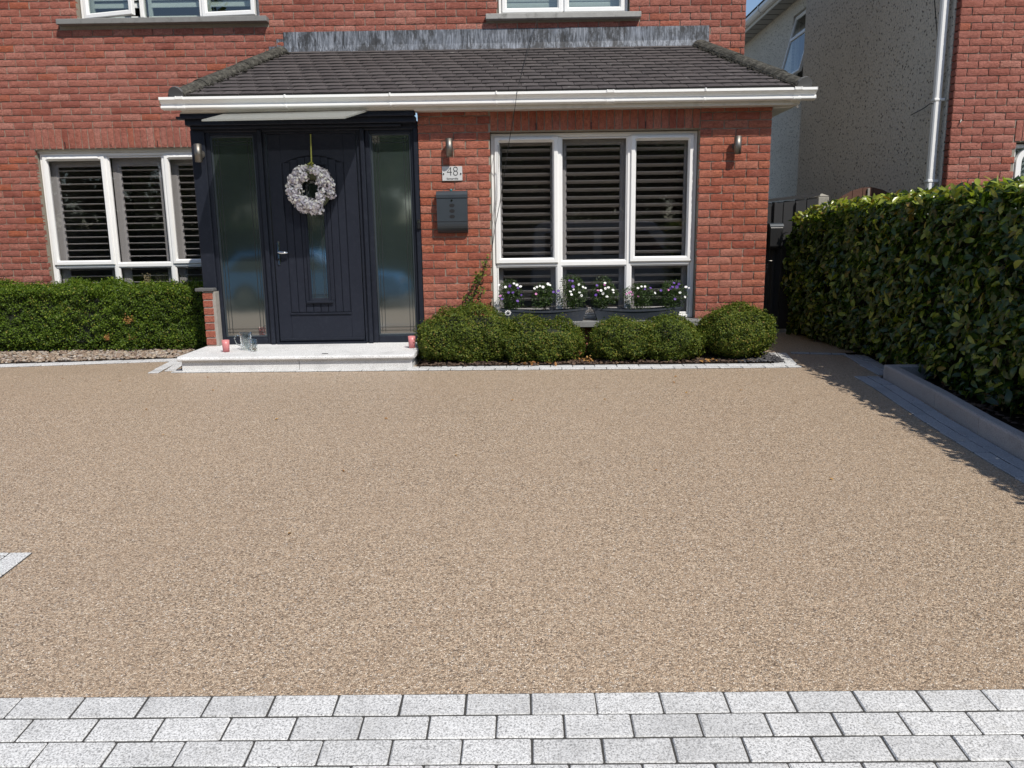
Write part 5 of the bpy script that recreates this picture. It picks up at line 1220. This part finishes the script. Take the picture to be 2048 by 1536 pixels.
# wreath
wr = thing('wreath', 'pale lilac hydrangea wreath hanging on the navy front door', 'wreath', (-1.98, 7.65, 1.53))
wc = at(622, 379, 7.63); Rw, rw = .143, .078
Ps, Ds = [], []
for _ in range(80):                     # florets: small domes of petals round the ring
    a, b_ = random.uniform(0, 6.283), random.uniform(-2.2, 1.0); cr = random.uniform(.032, .046); q_ = .058
    c_ = np.array([wc.x+(Rw+q_*math.cos(b_))*math.cos(a), wc.y-.004+q_*.7*math.sin(b_), wc.z+(Rw+q_*math.cos(b_))*math.sin(a)])
    if c_[1] > wc.y+.03: continue
    u = RNG.normal(0, 1, (54, 3)); u /= np.linalg.norm(u, axis=1)[:, None]; Ps.append(c_+u*cr*RNG.uniform(.8, 1.1, (54, 1))); Ds.append(u)
P, d = np.concatenate(Ps), np.concatenate(Ds); m = P[:, 1] < wc.y+.045; P, d = P[m], d[m]
k = N('hydrangea'); c = k.ramp(k.rnd(), [(0, (.55, .50, .58)), (.4, (.80, .76, .80)), (.7, (.92, .89, .88)), (.9, (.86, .85, .72)), (1, (.6, .55, .64))]); k.bsdf(c, .7, 0, None, .2); M['hyd'] = k.m
cloud('petals', P, d, .024, .022, M['hyd'], .35, 'long', parent=wr)
tor = MB(); vs = []
for i in range(24):
    a = 2*math.pi*i/24
    for j in range(8): b_ = 2*math.pi*j/8; r_ = Rw+.05*math.cos(b_); vs.append((wc.x+r_*math.cos(a), wc.y+.015+.04*math.sin(b_), wc.z+r_*math.sin(a)))
tor.add(vs, [(i*8+j, i*8+(j+1) % 8, ((i+1) % 24)*8+(j+1) % 8, ((i+1) % 24)*8+j) for i in range(24) for j in range(8)]); part('ring', tor, plain('wreath_stems', (.10, .11, .06), .9), wr)
rb = MB(); tp, bt = at(621, 268, 7.682), at(623, 325, 7.64)
rb.add([(tp.x-.006, tp.y, tp.z), (tp.x+.006, tp.y, tp.z), (bt.x+.007, bt.y, bt.z), (bt.x-.007, bt.y, bt.z)], [(3, 2, 1, 0)])
for dx, dz, w in ((-.055, -.03, .014), (-.03, -.05, .012), (.02, -.05, .012), (.005, -.11, .008), (-.02, -.02, .02), (.025, -.015, .014)):
    rb.add([(bt.x-w*.4, bt.y-.02, bt.z+.005), (bt.x+w*.4, bt.y-.022, bt.z+.008), (bt.x+dx+w, bt.y-.06, bt.z+dz), (bt.x+dx-w*.2, bt.y-.055, bt.z+dz-.006)], [(3, 2, 1, 0)])
part('ribbon', rb, M['ribbon'], wr)

# ================================================================== GLASSES ON THE STEP
def vessel(name, label, cat, px, py, Y, prof, mat, grp=None, extra=None):
    p = at(px, py, Y); p.z = .141+(Y-6.89)*.009; t = thing(name, label, cat, tuple(p), grp)
    part('glass_body', MB().lathe(prof, tuple(p), 28), M[mat], t, smooth=True)
    if extra: extra(p, t)
    return t
TUM = [(0, .003), (.027, .003), (.033, .112), (.0355, .112), (.0295, 0), (0, 0)]
def wax(p, t): part('candle', MB().lathe([(0, .01), (.024, .01), (.030, .085), (0, .085)], tuple(p), 20), plain('pink_wax', (.80, .42, .40), .5), t)
vessel('pink_tumbler', 'frosted pink glass tumbler at the left end of the step', 'glass', 452, 694, 7.18, TUM, 'pink', extra=wax)
vessel('pink_tumbler', 'frosted pink glass tumbler at the right end of the step by the bush', 'glass', 824, 692, 7.28, TUM, 'pink', extra=wax)
def jug(p, t):
    h = MB(); h.tube([(p.x-.058, p.y, p.z+.14), (p.x-.09, p.y-.01, p.z+.142), (p.x-.108, p.y-.01, p.z+.11), (p.x-.095, p.y-.01, p.z+.06), (p.x-.045, p.y, p.z+.035)], .0065, 10); part('handle', h, M['clear'], t, smooth=True)
    part('water', MB().lathe([(0, .008), (.040, .008), (.044, .045), (0, .045)], tuple(p), 24), plain('water_tint', (.35, .50, .52), .05) if False else M['clear'], t, smooth=True)
vessel('glass_jug', 'clear glass jug with a handle on the left of the step', 'jug', 493, 691, 7.30, [(0, .006), (.041, .006), (.056, .16), (.060, .165), (.060, .162), (.045, 0), (0, 0)], 'clear', extra=jug)
def peb(p, t):
    pts = np.array([(p.x+random.uniform(-.022, .022), p.y+random.uniform(-.022, .022), p.z+.012+random.uniform(0, .016)) for _ in range(26)]); o = scatter('pebbles', pts, .009, M['pebble'], .7, 77); childof(o, t)
vessel('small_tumbler', 'small clear glass holding pebbles beside the jug', 'glass', 508, 693, 7.2, [(0, .003), (.029, .003), (.033, .115), (.0355, .115), (.0305, 0), (0, 0)], 'clear', extra=peb)
o = tag(obj('stick', MB().cbox(-.028, .028, -.006, .006, 0, .005, .001), M['cap']), 'small dark chip lying on the granite step', 'chip'); p = at(650, 708, 6.97); o.location = (p.x, 6.97, .142)

# ================================================================== ACROSS THE ROAD (seen only in the glass)
def tree(x, y, h, r, seed, label, ls=.15):
    t = thing('tree', label, 'tree', (x, y, -.8), 'trees across the road'); rg = np.random.default_rng(seed)
    part('trunk', MB().tube([(x, y, -.9), (x+.1, y, h*.35), (x-.1, y+.1, h*.6), (x, y, h*.85)], [.22, .17, .11, .04], 9), M['bark'], t)
    Ps = []
    for _ in range(70):
        c = np.array([x, y, h*.66])+rg.normal(0, 1, 3)*np.array([r*.6, r*.5, h*.24]); q = rg.normal(0, 1, (170, 3)); q /= np.linalg.norm(q, axis=1)[:, None]; Ps.append(c+q*rg.uniform(.3, .7)*r*.4*(rg.random((170, 1))**.5))
    P = np.concatenate(Ps); cloud('crown', P, rg.normal(0, 1, P.shape)+np.array([0, 0, .6]), ls, ls*.68, M['tree_leaf'], .5, 'fold', parent=t)
for x, h, r, lab in ((-12, 6.5, 3, 'broad tree reflected beyond the left window'), (-6, 5.2, 2.4, 'smaller tree across the road opposite the front door'), (-.5, 6.0, 2.7, 'tree across the road opposite the bay window'), (5.0, 5.0, 2.2, 'low tree across the road behind the parked van'), (10.5, 7.2, 3.1, 'tall tree across the road at the right'), (-17, 8, 3.5, 'tallest tree far along the other side of the road'), (-9, 8, 3.2, 'tall tree across the road behind the blue hatchback'), (2.2, 6.4, 2.6, 'round tree across the road behind the silver van'), (7.6, 6.2, 2.8, 'leaning tree across the road between van and tall tree')): tree(x, -17+random.uniform(-1, 1), h, r, int(x*10)+500, lab)
for x, lab in ((-33, 'tall background tree furthest to the left beyond the road'), (-25, 'tall background tree second from the left beyond the road'), (-17.5, 'tall background tree third from the left beyond the road'), (-10, 'tall background tree left of centre beyond the road'), (-3, 'tall background tree facing the front door beyond the road'), (4, 'tall background tree facing the bay window beyond the road'), (12, 'tall background tree right of the bay window beyond the road'), (21, 'tall background tree furthest to the right beyond the road')): tree(x, -25, 9.0+random.uniform(-1.2, 1.5), 5.2, int(x*7)+900, lab, .34)
rh = thing('roadside_hedge', 'long dark hedge along the far side of the road', 'hedge', (0, -13, -.9))
P, Nn = box_pts(26000, -30, 30, 12.2, 13.4, 1.9, 71, 'ft', .12, .06, z0=-.9); P[:, 1] *= -1; Nn[:, 1] *= -1
cloud('foliage', P, Nn, .14, .09, M['tree_leaf'], .6, 'fold', parent=rh); part('dark_core', MB().box(-30, 30, -13.3, -12.4, -1.1, 1.75), M['core'], rh)
def vehicle(name, label, cat, x, y, L_, Wd, prof, glassp, col, wr_=.33, wheels=(.85, -.85)):
    zb = Zg(y)-.05; t = thing(name, label, cat, (x, y, zb)); paint = plain(name+'_paint', col, .25, .1, .03)
    b = MB(); b.extr([(x+a*L_/2, zb+c) for a, c in prof], y-Wd/2, y+Wd/2, axis='y'); part('body', b, paint, t, bevel=.05)
    for sy in (-1, 1):
        for gp_ in glassp:
            g_ = MB(); yy = y+sy*(Wd/2+.004); g_.extr([(x+a*L_/2, zb+c) for a, c in gp_], yy-.004, yy+.004, axis='y'); part('window', g_, M['carglass'], t, recalc=True)
        for wx in wheels:
            wx_ = x+wx*L_/2*.72; yy = y+sy*(Wd/2-.10)
            w = part('wheel', MB().tube([(wx_, yy-.11*1, zb+wr_), (wx_, yy+.12, zb+wr_)], wr_, 24), M['black'], t); obj('rim', MB().tube([(wx_, yy+sy*.115, zb+wr_), (wx_, yy+sy*.128, zb+wr_)], wr_*.62, 16), M['steel'], w)
    xs = x+prof[1][0]*L_/2
    for sy in (-1, 1): part('headlight', MB().cbox(x+L_/2-.10, x+L_/2+.01, y+sy*(Wd/2-.35)-.12, y+sy*(Wd/2-.35)+.12, zb+.60, zb+.75, .02), M['chrome'], t)
M['carglass'] = plain('car_glass', (.01, .012, .014), .06, .0, .02, spec=.8)
vehicle('parked_van', 'pale silver van parked on the road, mirrored in the bay window', 'van', 2.9, -6.3, 4.9, 1.9, [(-1, .28), (-1, 1.1), (-.97, 2.0), (-.9, 2.12), (.32, 2.12), (.55, 1.45), (.93, 1.18), (1, .95), (1, .3)], [[(-.25, 1.25), (-.25, 1.85), (.24, 1.85), (.46, 1.3), (.46, 1.25)], [(-.86, 1.25), (-.86, 1.85), (-.33, 1.85), (-.33, 1.25)]], (.45, .50, .56))
vehicle('parked_car', 'dark blue hatchback parked on the road, mirrored beside the door', 'car', -5.3, -4.9, 4.9, 1.78, [(-1, .28), (-1, .85), (-.9, 1.05), (-.66, 1.45), (.05, 1.48), (.38, 1.02), (.92, .84), (1, .62), (1, .28)], [[(-.8, .98), (-.62, 1.36), (-.28, 1.38), (-.28, .98)], [(-.23, .98), (-.23, 1.38), (.03, 1.39), (.27, .98)]], (.06, .26, .55))
